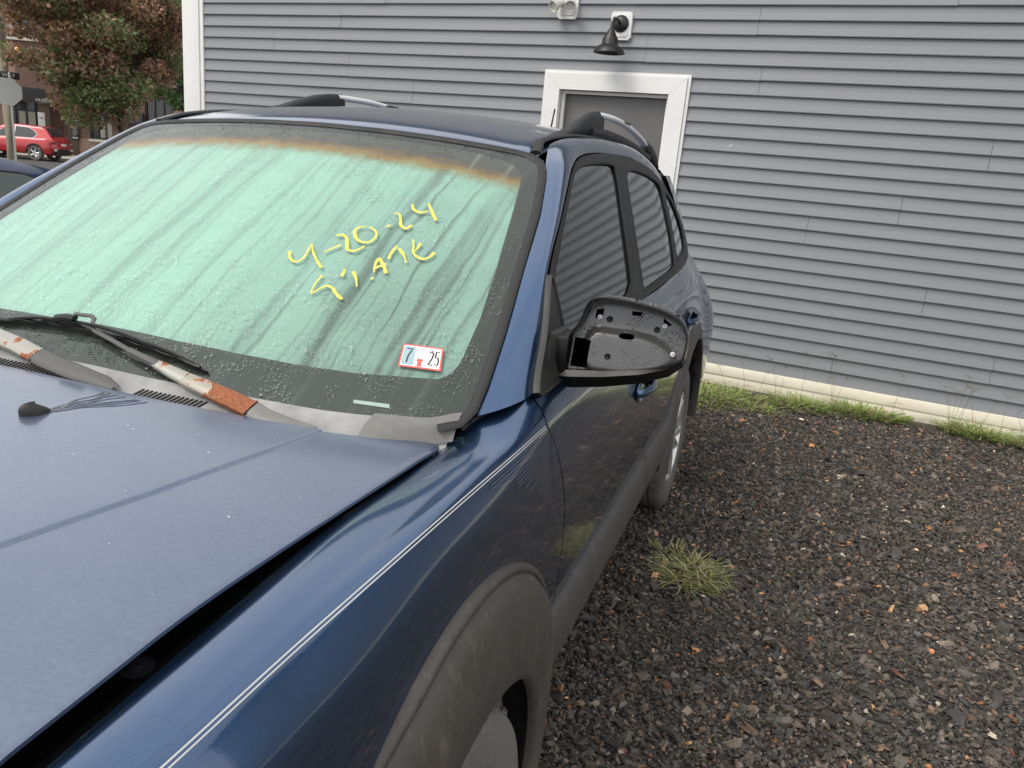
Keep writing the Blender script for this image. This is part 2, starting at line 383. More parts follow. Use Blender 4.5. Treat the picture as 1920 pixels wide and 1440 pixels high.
def rusty(name, metalc, th0, th1, scale=14, grad=None):
    a = NT(name); co = a.coord(); n = a.noise(co, scale, 6, .65)
    if grad: n = a.math('ADD', n, a.maprange(a.n('ShaderNodeSeparateXYZ', Vector=co).outputs[0], grad[0], grad[1], -.30, .30))
    g = a.noise(co, 220, 5, .7)
    r = a.mix(a.maprange(g, .3, .7, 0, 1), (.16, .045, .018), (.36, .13, .055)); m_ = a.maprange(n, th0, th1, 0, 1)
    edge = a.maprange(a.math('ABSOLUTE', a.math('SUBTRACT', m_, .5)), .1, .5, 1, 0)
    c = a.mix(m_, metalc, r); c = a.mix(a.math('MULTIPLY', edge, .5), c, (.55, .50, .40))
    return a.end(a.bsdf(Base__Color=c, Roughness=a.mix(m_, (.35,)*3, (.85,)*3), Metallic=a.math('MULTIPLY', a.math('SUBTRACT', 1.0, m_), .4), Normal=a.bump(a.math('MULTIPLY', g, m_), .5, .002)))
M['rust'] = rusty('rusted_arm_metal', (.33, .31, .26), .44, .50, 30, (.24, .40))
M['rust_part'] = rusty('chipped_arm_metal', (.36, .35, .31), .55, .60, 26)
M['cap_dark'] = simple('dark_wiper_cap', (.075, .073, .069), .45, var=.2, scale=60)
M['cap'] = simple('weathered_wiper_cap', (.16, .155, .145), .5, var=.25, scale=60)
def cowl_mat():
    a = NT('weathered_cowl_plastic'); co = a.coord(); n = a.noise(co, 12, 6, .65); d = a.vor(co, 120)
    c = a.mix(a.maprange(n, .3, .7, 0, 1), (.20, .20, .195), (.36, .355, .345))
    return a.end(a.bsdf(Base__Color=c, Roughness=a.maprange(n, .3, .7, .32, .5), Normal=a.bump(a.maprange(d, 0, .3, 1, 0), .25, .002)))
M['cowl'] = cowl_mat()
def mirror_plate():
    a = NT('wet_grey_mirror_plate'); co = a.coord(); v = a.vor(co, 230); h = a.math('POWER', a.math('MAXIMUM', a.maprange(v, 0, .35, 1, 0), 0), .6)
    k = a.maprange(a.noise(co, 22, 3), .45, .56, 0, 1)
    n = a.bump(a.math('MULTIPLY', h, k), .8, .0015)
    return a.end(a.bsdf(Base__Color=(.055, .055, .054), Roughness=.26, Specular__IOR__Level=.7, Normal=n, Coat__Weight=.5, Coat__Roughness=.08, Coat__Normal=n))
M['plate'] = mirror_plate()
M['housing'] = simple('satin_black_housing', (.006, .006, .006), .28, bump=.06, bscale=300, spec=.3)
M['sail'] = simple('faded_black_sail', (.026, .0255, .024), .48, bump=.1, bscale=300)
def tyre_mat():
    a = NT('tyre_rubber'); co = a.coord(); n = a.noise(co, 9, 6, .7); g = a.noise(co, 130, 4, .6)
    c = a.mix(a.maprange(n, .35, .7, 0, 1), (.085, .080, .070), (.165, .150, .130))
    return a.end(a.bsdf(Base__Color=c, Roughness=.82, Normal=a.bump(g, .3, .003)))
M['tyre'] = tyre_mat()
M['tyre_dusty'] = simple('dusty_tyre_rubber', (.15, .145, .132), .85, var=.45, scale=70, bump=.5, bscale=160)

def siding_mat():
    a = NT('grey_vinyl_siding'); co = a.coord(scale=(.25, 1, 14)); n = a.noise(co, 6, 5, .6); b = a.noise(a.coord(), 1.1, 4, .5); gr = a.noise(a.coord(scale=(1.2, 1, 60)), 9, 5, .6)
    c = a.mix(a.maprange(n, .3, .7, 0, 1), (.207, .216, .233), (.230, .238, .253)); c = a.mix(a.maprange(b, .35, .7, 0, .25), c, (.205, .205, .205))
    return a.end(a.bsdf(Base__Color=c, Roughness=.50, Normal=a.bump(gr, .07, .002)))
M['siding'] = siding_mat()
def white_trim():
    a = NT('white_trim'); co = a.coord(); n = a.noise(co, 3.5, 6, .65); d = a.noise(a.coord(scale=(2, 1, 9)), 4, 6, .7)
    c = a.mix(a.maprange(n, .3, .7, 0, 1), (.74, .735, .71), (.80, .795, .775)); c = a.mix(a.maprange(d, .62, .75, 0, .35), c, (.42, .36, .27))
    return a.end(a.bsdf(Base__Color=c, Roughness=.5))
M['trim'] = white_trim()
def base_trim():
    a = NT('stained_cream_baseboard'); co = a.coord(scale=(1.2, 1, 5)); n = a.noise(co, 2.2, 6, .7); m_ = a.noise(a.coord(scale=(1, 1, 3)), 5, 6, .7); sp = a.noise(a.coord(), 60, 4, .7)
    c = a.mix(a.maprange(n, .35, .7, 0, 1), (.86, .81, .68), (.78, .70, .55)); c = a.mix(a.maprange(m_, .60, .72, 0, .7), c, (.46, .28, .13))
    c = a.mix(a.maprange(sp, .64, .76, 0, .7), c, (.25, .20, .13))
    return a.end(a.bsdf(Base__Color=c, Roughness=.6))
M['base'] = base_trim()
M['door'] = simple('dark_grey_door', (.115, .112, .110), .45, var=.06)
M['lamp_black'] = simple('black_lamp_metal', (.018, .018, .018), .4)
M['lamp_white'] = simple('white_flood_housing', (.62, .61, .55), .45)
M['lamp_glass'] = simple('flood_lens', (.45, .45, .40), .2)
def vcol(name, rough=.7, trans=0, bump=0, spec=.4):
    a = NT(name); v = a.n('ShaderNodeVertexColor', _layer_name='Col'); co = a.coord(); n = a.noise(co, 240, 4, .6)
    c = a.mix(a.maprange(n, .3, .7, 0, .6), v.outputs[0], a.mix(.5, v.outputs[0], (.02, .02, .02)))
    if trans:
        d = a.bsdf(Base__Color=c, Roughness=rough, Specular__IOR__Level=spec); t = a.n('ShaderNodeBsdfTranslucent', Color=c); mx = a.n('ShaderNodeMixShader', Fac=trans); a.link(d.outputs[0], mx.inputs[1]); a.link(t.outputs[0], mx.inputs[2]); return a.end(mx)
    k = dict(Base__Color=c, Roughness=rough, Specular__IOR__Level=spec)
    if bump: k['Normal'] = a.bump(n, bump, .003)
    return a.end(a.bsdf(**k))
M['stone'] = vcol('crushed_stone', .55, bump=.4, spec=.6)
M['blade'] = vcol('grass_blade', .6, .3)
M['leaf'] = vcol('tree_leaf', .6, .25)
def ground_mat():
    a = NT('gravel_ground'); co = a.coord('Object'); n1 = a.noise(co, 1.3, 5, .6); v = a.vor(co, 55, out=1); v2 = a.vor(co, 130, out=1); d = a.vor(co, 55); f = a.noise(co, 90, 5, .7)
    g = a.n('ShaderNodeSeparateXYZ', Vector=v).outputs[0]; g2 = a.n('ShaderNodeSeparateXYZ', Vector=v2).outputs[1]
    c = a.ramp(g, [(0, (.028, .027, .026)), (.5, (.055, .052, .048)), (.8, (.085, .078, .07)), (.93, (.16, .12, .085)), (1, (.26, .15, .08))])
    c2 = a.ramp(g2, [(0, (.022, .021, .02)), (.7, (.06, .055, .05)), (1, (.14, .12, .10))]); c = a.mix(a.maprange(f, .4, .6, 0, 1), c, c2)
    c = a.mix(a.maprange(n1, .35, .7, 0, .5), c, (.050, .043, .036))
    h = a.math('ADD', a.math('MULTIPLY', d, -1), a.math('MULTIPLY', f, .6))
    return a.end(a.bsdf(Base__Color=c, Roughness=.8, Normal=a.bump(h, .7, .012)))
M['ground'] = ground_mat()
M['asphalt'] = simple('street_asphalt', (.060, .058, .056), .85, var=.25, scale=3, bump=.3, bscale=40)
M['concrete'] = simple('kerb_concrete', (.36, .34, .30), .85, var=.3, scale=4, bump=.3, bscale=30)
M['verge'] = simple('verge_soil_grass', (.060, .066, .030), .9, var=.5, scale=6, bump=.6, bscale=20)
def brick_mat():
    a = NT('red_brick'); co = a.coord(rot=(R(90), 0, 0)); b = a.n('ShaderNodeTexBrick', Vector=co, Color1=(.24, .115, .085), Color2=(.33, .17, .125), Mortar=(.30, .26, .23), Scale=1.0, Mortar__Size=.012, Brick__Width=.22, Row__Height=.075)
    n = a.noise(a.coord(), 2, 5, .6); c = a.mix(a.maprange(n, .35, .7, 0, .4), b.outputs[0], (.20, .12, .095))
    return a.end(a.bsdf(Base__Color=c, Roughness=.9, Normal=a.bump(b.outputs[1], -.4, .01)))
M['brick'] = brick_mat()
M['brown'] = simple('brown_stucco', (.115, .085, .065), .85, var=.15, scale=3)
M['shop_dark'] = simple('dark_shopfront', (.03, .03, .032), .5)
M['awning'] = simple('dark_grey_panel', (.045, .045, .045), .7)
M['window_dark'] = simple('dark_window_pane', (.02, .022, .024), .08, spec=.8)
M['sedan_glass'] = simple('grey_sedan_glass', (.16, .18, .17), .08, spec=.9)  # grey-green reflection put into the pane colour
M['blind'] = simple('pale_window_blind', (.30, .28, .24), .6, var=.2, scale=5)
M['sill'] = simple('pale_stone_sill', (.48, .45, .39), .8)
M['sign_white'] = simple('white_sign_face', (.72, .71, .68), .5, var=.04)
M['sign_grey'] = simple('galvanised_sign_back', (.62, .63, .61), .5, metal=.1, var=.1)
M['sign_red'] = simple('red_sign_face', (.50, .035, .03), .45)
M['wood'] = simple('weathered_pole_wood', (.30, .265, .20), .9, var=.35, scale=4, bump=.5, bscale=25)
M['bark'] = simple('tree_bark', (.055, .045, .036), .95, var=.3, scale=8, bump=.6, bscale=30)
M['red_paint'] = simple('red_car_paint', (.42, .018, .022), .3, metal=.25, var=.05, coat=1)
M['navy_paint'] = simple('navy_car_paint', (.018, .04, .10), .3, metal=.4, var=.05, coat=1)
M['tail'] = simple('red_tail_lamp', (.18, .006, .008), .15, coat=1)
M['plate_white'] = simple('licence_plate', (.66, .66, .62), .4)
def emit(name, col, s): a = NT(name); return a.end(a.n('ShaderNodeEmission', Color=col, Strength=s))
M['lamp_glow'] = emit('amber_lamp_glow', (1, .45, .18), 2.2)

# ================================================================== GROUND
AW = np.array([-.7457, .6663]); ST = np.array([.9384, .3456]); SN = np.array([-.3456, .9384])   # away axis, street axis, street normal
def ground_z(x, y):
    d = (x-1.25)*AW[0]+(y+.99)*AW[1]; t = np.clip((d-14)/16, 0, 1); return -.25*t*t*(3-2*t)
def build_ground():
    a = np.unique(np.r_[-400, -200, -120, np.arange(-80, 81, 2.0), 120, 200, 400]); X, Y = np.meshgrid(a, a, indexing='ij'); Z = ground_z(X, Y)
    # outside the lot the ground stays below the road sheet
    s = X*SN[0]+Y*SN[1]; Z = np.where(s > 26.5, -.43, Z)
    o = grid_obj('ground', np.stack([X, Y, Z], -1), M['ground']); tag(o, kind='structure')
build_ground()
def strip(name, s0, s1, z, mat, t0=-120, t1=120, thick=0):
    m = MB()
    c = lambda s, t, zz: (SN[0]*s+ST[0]*t, SN[1]*s+ST[1]*t, zz)
    if thick:
        V = [c(s, t, zz) for s in (s0, s1) for t in (t0, t1) for zz in (z-thick, z)]
        m.add(V, [(0, 1, 3, 2), (4, 6, 7, 5), (0, 4, 5, 1), (2, 3, 7, 6), (0, 2, 6, 4), (1, 5, 7, 3)])
    else: m.add([c(s0, t0, z), c(s0, t1, z), c(s1, t1, z), c(s1, t0, z)], [(0, 1, 2, 3)])
    return tag(m.build(name, mat, smooth=False), kind='structure')
strip('verge', 25.5, 28.0, -.245, M['verge'], thick=.4)
strip('kerb', 28.0, 28.25, -.235, M['concrete'], thick=.4)
strip('road', 28.25, 41.4, -.40, M['asphalt'])
strip('kerb', 41.4, 41.6, -.28, M['concrete'], thick=.3)
strip('pavement', 41.6, 60, -.285, M['concrete'], thick=.3)

# ---------------------------------------------------------------- gravel chips (uncountable)
def build_gravel():
    n = 150000
    # denser near the viewer
    x = RNG.uniform(.35, 4.6, n); y = .35+4.85*RNG.random(n)**1.25
    keep = y < 5.16-.0888*x; x, y = x[keep], y[keep]; n = len(x)
    sz = np.clip(np.exp(RNG.normal(math.log(.0048), .48, n)), .0028, .030)
    base = np.array([(-1, -1, -.6), (1, -.8, -.6), (.8, 1, -.6), (-.9, .9, -.6), (-.6, -.75, .6), (.75, -.5, .5), (.5, .7, .65), (-.7, .5, .55)])
    F0 = np.array([(0, 3, 2), (0, 2, 1), (4, 5, 6), (4, 6, 7), (0, 1, 5), (0, 5, 4), (1, 2, 6), (1, 6, 5), (2, 3, 7), (2, 7, 6), (3, 0, 4), (3, 4, 7)])
    P = base[None]*(1+RNG.uniform(-.38, .38, (n, 8, 3)))
    asp = RNG.uniform(.6, 1.25, (n, 1)); P[:, :, 0] *= asp; P[:, :, 1] /= asp; P[:, :, 2] *= RNG.uniform(.35, .85, (n, 1))
    P *= sz[:, None, None]
    a = RNG.uniform(0, 2*np.pi, n); tx, ty = RNG.normal(0, .28, n), RNG.normal(0, .28, n)
    c, s = np.cos(a)[:, None], np.sin(a)[:, None]; X = P[:, :, 0]*c-P[:, :, 1]*s; Y = P[:, :, 0]*s+P[:, :, 1]*c; Z = P[:, :, 2]+X*tx[:, None]+Y*ty[:, None]
    bumpz = .006*np.sin(x*2.1+1)*np.sin(y*1.7)
    V = np.stack([X+x[:, None], Y+y[:, None], Z+(sz*.25+RNG.uniform(0, .008, n))[:, None]+np.abs(bumpz)[:, None]], -1)
    pal = np.array([(.050, .046, .042), (.070, .065, .059), (.036, .034, .032), (.095, .085, .075), (.068, .056, .046), (.058, .060, .060), (.13, .095, .07), (.25, .12, .055), (.30, .19, .10), (.36, .34, .30), (.17, .085, .065)])
    pr = np.array([.24, .2, .2, .11, .11, .08, .05, .012, .010, .010, .004]); pr /= pr.sum()
    ci = RNG.choice(len(pal), n, p=pr); col = pal[ci]*np.clip(np.exp(RNG.normal(.14, .52, (n, 1))), .25, 3.2)*np.array([1.12, 1.0, .88])
    V = V.reshape(-1, 3); F = (F0[None]+8*np.arange(n)[:, None, None]).reshape(-1, 3)
    o = big_mesh('gravel', V, F, M['stone'], np.repeat(col, 8, 0)); tag(o, 'dark crushed stone gravel with scattered rust-coloured chips covering the lot', 'gravel', kind='stuff')
build_gravel()

# ---------------------------------------------------------------- grass
def tuft(name, cx, cy, rx, ry, n, h, cols, label, stalks=0, lean=1.0, cat='grass'):
    V = []; F = []; C = []
    for i in range(n):
        a = random.uniform(0, 2*math.pi); r = math.sqrt(random.random()); bx, by = cx+rx*r*math.cos(a), cy+ry*r*math.sin(a)
        hh = h*random.uniform(.45, 1.15)*(1.1-.4*r); w = random.uniform(.002, .0055); d = random.uniform(0, 2*math.pi) if random.random() < .55 else a+random.uniform(-.9, .9); ln = lean*random.uniform(.25, 1.1)*hh*(.5+r)
        c = np.array(random.choice(cols))*random.uniform(.7, 1.25); px, py = -math.sin(d)*w, math.cos(d)*w; b = len(V)
        for k, t in enumerate((0, .4, .75, 1)):
            ox, oy = math.cos(d)*ln*t**1.7, math.sin(d)*ln*t**1.7; z = hh*(t-.35*t*t*min(1, ln/hh)); ww = (1, .95, .6, .05)[k]
            V += [(bx+ox-px*ww, by+oy-py*ww, z-.005), (bx+ox+px*ww, by+oy+py*ww, z-.005)]; C += [c*(.8+.3*t)]*2
        for k in range(3): F.append((b+2*k, b+2*k+1, b+2*k+3, b+2*k+2))
    for i in range(stalks):
        a = random.uniform(0, 2*math.pi); bx, by = cx+rx*.8*math.cos(a), cy+ry*.5*math.sin(a); hh = random.uniform(.22, .42); dx = random.uniform(-.1, .1)
        m = MB(); top = Vector((bx+dx, by-.02, hh)); m.tube([(bx, by, 0), (bx+dx*.4, by-.01, hh*.5), top], [.0012, .001, .0008], 4)
        for q in range(4):
            an = random.uniform(0, 6.28); m.tube([top, top+Vector((math.cos(an)*.06, math.sin(an)*.03, random.uniform(.0, .05)))], [.0011, .0007], 4)
        b = len(V); V += m.V; F += [tuple(b+i for i in f) for f in m.F]; C += [np.array((.20, .19, .09))]*len(m.V)
    o = mesh_obj(name, V, F, M['blade'], smooth=False, cols=np.array(C)); return tag(o, label, cat, 'weeds growing in the gravel')
GR = [(.33, .46, .11), (.46, .58, .17), (.22, .36, .07), (.56, .57, .24), (.60, .52, .30)]
DRY = [(.56, .50, .26), (.42, .41, .17), (.66, .60, .38), (.34, .36, .12), (.24, .28, .09)]
def wy(x): return 5.275-.0888*x     # face of the wall at x
def build_weeds():
    tuft('grass_tuft', 1.09, 1.97, .12, .13, 560, .055, DRY, 'dry yellowish grass tuft alone in the gravel beside the car', lean=2.6)
    tuft('grass_tuft', .98, 2.12, .10, .06, 60, .06, DRY, 'thin sparse dry grass wisps by the car sill', lean=1.6)
    tuft('grass_tuft', .80, 4.72, .24, .36, 460, .12, GR, 'broad green grass patch behind the rear wheel against the wall', stalks=2, lean=2.1)
    tuft('grass_tuft', 1.02, 4.86, .20, .16, 240, .10, GR, 'green grass patch next to the broad patch by the wall', stalks=2, lean=2.1)
    tuft('grass_tuft', 1.48, 4.88, .20, .13, 420, .13, GR, 'bushy yellow-green grass clump at the foot of the wall', stalks=3, lean=1.9)
    tuft('grass_tuft', 1.90, 4.94, .25, .10, 520, .14, GR, 'long grass clump beside the broad-leaved weed under the wall', stalks=4, lean=1.9)
    tuft('grass_tuft', 2.62, 4.90, .20, .10, 380, .16, GR, 'tall seeding grass clump apart from the others along the wall', stalks=9, lean=1.7)
    tuft('grass_tuft', 2.98, 4.86, .16, .10, 230, .15, GR, 'seeding grass clump farthest along the baseboard from the car', stalks=6, lean=1.7)
    tuft('grass_tuft', 2.95, 4.35, .08, .06, 70, .07, GR, 'small green grass sprig in open gravel near the wall', lean=2.1)
    tuft('grass_tuft', 1.20, 4.62, .14, .10, 150, .08, GR, 'low ragged grass patch out in the gravel before the wall clumps', lean=2.1)
    tuft('grass_tuft', 1.36, 2.55, .02, .02, 26, .035, GR, 'tiny green sprout in open gravel past the dry tuft', lean=2.0)
    r = empty('leafy_weed', (2.16, 4.95, 0), label='broad-leaved green weed growing against the white baseboard', cat='weed', group='weeds growing in the gravel')
    for i in range(11):
        a = i*2.4; L = random.uniform(.08, .13); el = random.uniform(.3, .9); P = []
        for t in np.linspace(0, 1, 6):
            w = .022*math.sin(math.pi*min(1, t*.92+.06))**.8; d = L*t*math.cos(el*(1-.4*t)); z = L*t*math.sin(el)*(1.25-.6*t)+.01
            P.append([(math.cos(a)*d-math.sin(a)*w*q, math.sin(a)*d+math.cos(a)*w*q, z-.006*(1-abs(q))) for q in (-1, 0, 1)])
        P = np.array(P); c = np.tile(np.array((.20, .36, .06))*random.uniform(.75, 1.3), (18, 1)); grid_obj('leaf', P, M['blade'], r, cols=c)
build_weeds()

# ================================================================== MAIN CAR (front axle at the origin, rear towards +Y, driver's side +X)
SUV = empty('parked_suv', (0, 0, 0), label='weathered blue suv with fogged windshield, rusty wipers and a mirror missing its cover', cat='car')
def zw(x, y): return 1.0204+.5964*y-.132*x*x+.012*(1-((y-.515)/.415)**2)
def WS(off=0):
    return lambda x, y: np.stack([np.asarray(x, float), np.asarray(y, float), zw(np.asarray(x, float), np.asarray(y, float))], -1)
def wpt(x, y, off=0):
    e = 1e-4; n = np.array([-(zw(x+e, y)-zw(x-e, y))/(2*e), -(zw(x, y+e)-zw(x, y-e))/(2*e), 1]); n /= np.linalg.norm(n); return np.array([x, y, zw(x, y)])+n*off
hood_zc = pch([-.95, -.8, -.6, -.2, .05, .22], [.985, 1.015, 1.037, 1.063, 1.075, 1.08])
def crease_x(y): return np.interp(y, [-.9, -.396, -.211, -.006, .108, .2], [.33, .445, .494, .541, .562, .575])
def zh(x, y):
    x = np.abs(x); z = hood_zc(y)-.02*(x/.72)**2-.010*(x/.72)**8
    d = x-crease_x(y); return z+.0035/(1+np.exp(d/.0012))-.0022*np.exp(-(d/.0022)**2)

# ---- body side: profile control points (x,z) by station, top edge to sill
SIDE_Y = [-.86, -.8, -.6, -.35, -.1, .1, .2, .26, .32, .40, .50, 1.0, 2.0, 2.5, 2.9, 3.3, 3.44]
lowD = [(.884, .95), (.892, .84), (.892, .70), (.882, .53)]
SIDE_P = [
 [(.62, .91), (.64, .905), (.66, .89), (.68, .87), (.70, .82), (.70, .74), (.70, .62), (.68, .48)],
 [(.708, .950), (.722, .956), (.74, .955), (.765, .945), (.795, .89), (.81, .80), (.81, .66), (.79, .5)],
 [(.722, .986), (.745, .995), (.779, .996), (.808, .985), (.846, .92), (.865, .83), (.868, .68), (.85, .52)],
 [(.714, 1.001), (.746, 1.013), (.788, 1.014), (.822, 1.003), (.861, .935), (.880, .84), (.883, .70), (.87, .52)],
 [(.716, 1.022), (.752, 1.030), (.80, 1.031), (.842, 1.024), (.873, .945), (.887, .85), (.888, .70), (.875, .52)],
 [(.733, 1.032), (.765, 1.042), (.815, 1.046), (.853, 1.034), (.879, .948), (.889, .85), (.890, .70), (.878, .52)],
 [(.742, 1.042), (.775, 1.054), (.822, 1.056), (.859, 1.039), (.881, .95), (.890, .845), (.891, .70), (.879, .52)],
 [(.768, 1.078), (.795, 1.075), (.832, 1.066), (.863, 1.043), (.882, .95), (.891, .842), (.891, .70), (.880, .525)],
 [(.800, 1.096), (.820, 1.088), (.846, 1.072), (.866, 1.047), (.883, .95), (.891, .84), (.892, .70), (.881, .53)],
 [(.832, 1.110), (.845, 1.096), (.859, 1.077), (.869, 1.050)]+lowD,
 [(.834, 1.118), (.847, 1.103), (.861, 1.082), (.871, 1.053)]+lowD,
 [(.826, 1.138), (.843, 1.120), (.859, 1.090), (.871, 1.053)]+lowD,
 [(.824, 1.144), (.842, 1.124), (.859, 1.092), (.872, 1.053)]+lowD,
 [(.805, 1.158), (.830, 1.134), (.853, 1.097), (.870, 1.053), (.885, .95), (.895, .84), (.896, .70), (.886, .53)],
 [(.765, 1.168), (.790, 1.140), (.815, 1.100), (.844, 1.050), (.874, .95), (.899, .84), (.902, .70), (.892, .53)],
 [(.690, 1.150), (.715, 1.125), (.745, 1.085), (.785, 1.035), (.838, .95), (.880, .84), (.890, .70), (.880, .53)],
 [(.560, 1.140), (.590, 1.110), (.625, 1.070), (.66, 1.025), (.71, .94), (.76, .84), (.78, .70), (.77, .53)]]
side_ctrl = pch(SIDE_Y, SIDE_P)      # -> (...,8,2)
def S(y, s):
    """point on body side; arrays y,s same shape"""
    y = np.asarray(y, float); s = np.asarray(s, float); y, s = np.broadcast_arrays(y, s); c = side_ctrl(y); sh = y.shape
    c = c.reshape(-1, 8, 2); sf = np.clip(s.ravel(), 0, 7-1e-9); i = sf.astype(int); t = (sf-i)[:, None]; k = np.arange(len(i))
    g = lambda j: c[k, np.clip(j, 0, 7)]
    p0 = np.where((i == 0)[:, None], 2*g(i)-g(i+1), g(i-1)); p3 = np.where((i == 6)[:, None], 2*g(i+1)-g(i), g(i+2)); p1, p2 = g(i), g(i+1)
    q = .5*(2*p1+(p2-p0)*t+(2*p0-5*p1+4*p2-p3)*t**2+(3*p1-p0-3*p2+p3)*t**3)
    return np.stack([q[:, 0].reshape(sh), y, q[:, 1].reshape(sh)], -1)
def S_frame(y, s):
    e = 1e-3; p = S(y, s); ty = S(y+e, s)-S(y-e, s); ts = S(y, s+e)-S(y, s-e); ts = ts/np.linalg.norm(ts, axis=-1, keepdims=True)
    n = np.cross(ts, ty); n = n/np.linalg.norm(n, axis=-1, keepdims=True); n = np.where(n[..., :1]+n[..., 2:3] < 0, -n, n); return p, ts, n
def ribbon(m, ys, d0, d1, off, s0=3.0):
    p, ts, n = S_frame(ys, np.full_like(ys, s0)); a = p+ts*d0+n*off; b = p+ts*d1+n*off; m.grid(np.stack([a, b], 1))
def mir(P): P = np.array(P); P[..., 0] *= -1; return P
def side_panel(name, cutL, cutR, ny, mat, parent, s0=0, s1=7, ns=44, flange=False, arch=None):
    s = np.linspace(s0, s1, ns); t = np.linspace(0, 1, ny); yl = cutL(s); yr = cutR(s)
    Y = yl[None]+(yr-yl)[None]*t[:, None]; P = S(Y, np.broadcast_to(s, Y.shape))
    if flange:
        e = P[:, :1].copy(); e[..., 2] -= .05; e[..., 0] -= .006; f0 = P[:, :1].copy(); f0[..., 2] -= .006; f0[..., 0] -= .003; P = np.concatenate([e, f0, P], 1)
    # turn the leading and trailing edges inwards
    a = P[:1].copy(); a[..., 0] -= .018; b = P[-1:].copy(); b[..., 0] -= .018; P = np.concatenate([a, P, b], 0)
    out = []
    for k, Q in enumerate((P, mir(P))):
        m = MB().grid(Q); F = m.F
        if arch:
            V = np.array(m.V); d = np.hypot(V[:, 1]-arch[0], V[:, 2]-arch[1]); F = [f for f in F if not all(d[i] < arch[2] for i in f)]
        out.append(mesh_obj(name, m.V, F, mat, parent, True)); shade_sharp(out[-1], 40)
    return out
door_f = lambda s: np.interp(s, [0, 3, 4, 5, 6, 7], [.385, .385, .462, .508, .525, .525])
door_m = lambda s: np.interp(s, [0, 3, 5, 7], [1.50, 1.52, 1.56, 1.60])
door_r = lambda s: np.interp(s, [0, 3, 4, 5, 5.5, 7], [2.52, 2.50, 2.42, 2.25, 2.12, 2.08])
fender, fender_r = side_panel('front_fender', lambda s: np.full_like(s, -.86), lambda s: door_f(s)-.0025, 70, M['paint'], SUV, flange=True, arch=(0, .375, .47))
fdoor, fdoor_r = side_panel('front_door', lambda s: door_f(s)+.0025, lambda s: door_m(s)-.0025, 50, M['paint'], SUV)
rdoor, rdoor_r = side_panel('rear_door', lambda s: door_m(s)+.0025, lambda s: door_r(s)-.0025, 40, M['paint'], SUV, arch=(2.63, .375, .47))
quart, quart_r = side_panel('rear_quarter', lambda s: door_r(s)+.0025, lambda s: np.full_like(s, 3.44), 50, M['paint'], SUV, arch=(2.63, .375, .47))
# added black sheet that puts the shade into the panel gaps
for sg in (1, -1):
    y = np.linspace(-.7, 3.3, 60); s = np.linspace(.6, 7, 16); Yg, Sg = np.meshgrid(y, s, indexing='ij'); P, _t, nn = S_frame(Yg, Sg); P = P-nn*.02
    if sg < 0: P = mir(P)
    m = MB().grid(P); V = np.array(m.V); d0 = np.hypot(V[:, 1], V[:, 2]-.36); d1 = np.hypot(V[:, 1]-2.63, V[:, 2]-.36)
    mesh_obj('gap_shade_sheet', m.V, [f for f in m.F if not all(d0[i] < .5 or d1[i] < .5 for i in f)], M['dark'], SUV)

# pinstripes and ribbed decal
for par, a, b in ((fender, -.70, .378), (fdoor, .395, 1.505), (rdoor, 1.53, 2.49), (quart, 2.51, 2.95)):
    ys = np.linspace(a, b, 60); m = MB(); ribbon(m, ys, -.0034, -.0015, .0009); ribbon(m, ys, .0014, .0031, .0009); m.build('pinstripe', M['white_print'], par, sharp=0)
M['rib'] = simple('ribbed_decal_print', (.085, .095, .14), .45, var=.1)
for par, a, b in ((fender, .10, .372), (fdoor, .40, 1.50), (rdoor, 1.53, 2.3)):
    m = MB()
    for k in range(17):
        d = .012+.0058*k; aa = a+(random.uniform(0, .05)+.0135*k if par is fender else 0); ys = np.linspace(aa, b, 34); ribbon(m, ys, d, d+.0016*(1-.03*k), .0008)
    o = m.build('ribbed_decal', M['rib'], par, sharp=0); o['kind'] = 'stuff'

# ---- hood
def build_hood():
    ex = pch([-.9, -.8, -.598, -.539, -.425, -.291, -.117, .039, .167, .21], [.60, .685, .702, .702, .701, .708, .722, .733, .737, .722])
    rear = pch([0, .176, .296, .389, .513, .608, .686, .722, .74], [.046, .046, .053, .066, .087, .117, .172, .20, .175])
    xs = []
    cr = .535
    q = np.unique(np.r_[np.linspace(-1, 1, 41)])
    rows = []
    ts = np.linspace(0, 1, 60)
    for t in ts:
        row = []
        # columns: dense about the crease line
        yc = -.88+t*(.10+.88); cx = float(crease_x(yc)); e = float(ex(yc))
        half = np.r_[np.linspace(0, cx-.03, 12), np.linspace(cx-.010, cx+.010, 17), np.linspace(cx+.025, e-.012, 9), e-.005, e-.0015, e]
        for x in np.r_[-half[::-1][:-1], half]:
            yr = float(rear(abs(x)*.738/max(e, .4) if abs(x) > .6 else abs(x))); y = -.88+t*(yr+.88); row.append((x, y, 0))
        rows.append(row)
    P = np.array(rows); P[..., 2] = zh(P[..., 0], P[..., 1])
    # rolled hem on the sides and the rear
    ax = np.abs(P[..., 0]); ed = ax.max(1, keepdims=True)-ax; P[..., 2] -= .002*np.clip(1-ed/.006, 0, 1)**2
    l = P[:, :1].copy(); r = P[:, -1:].copy()
    def hem(e, sx): a = e.copy(); a[..., 2] -= .005; b = e.copy(); b[..., 2] -= .006; b[..., 0] -= sx*.02; return a, b
    la, lb = hem(l, -1); ra, rb = hem(r, 1); P = np.concatenate([lb, la, P, ra, rb], 1)
    bk = P[-1:].copy(); bk[..., 2] -= .010; bk2 = bk.copy(); bk2[..., 1] -= .02; P = np.concatenate([P, bk, bk2], 0)
    o = grid_obj('hood', P, M['hood'], SUV); shade_sharp(o, 50); return o
hood = build_hood()
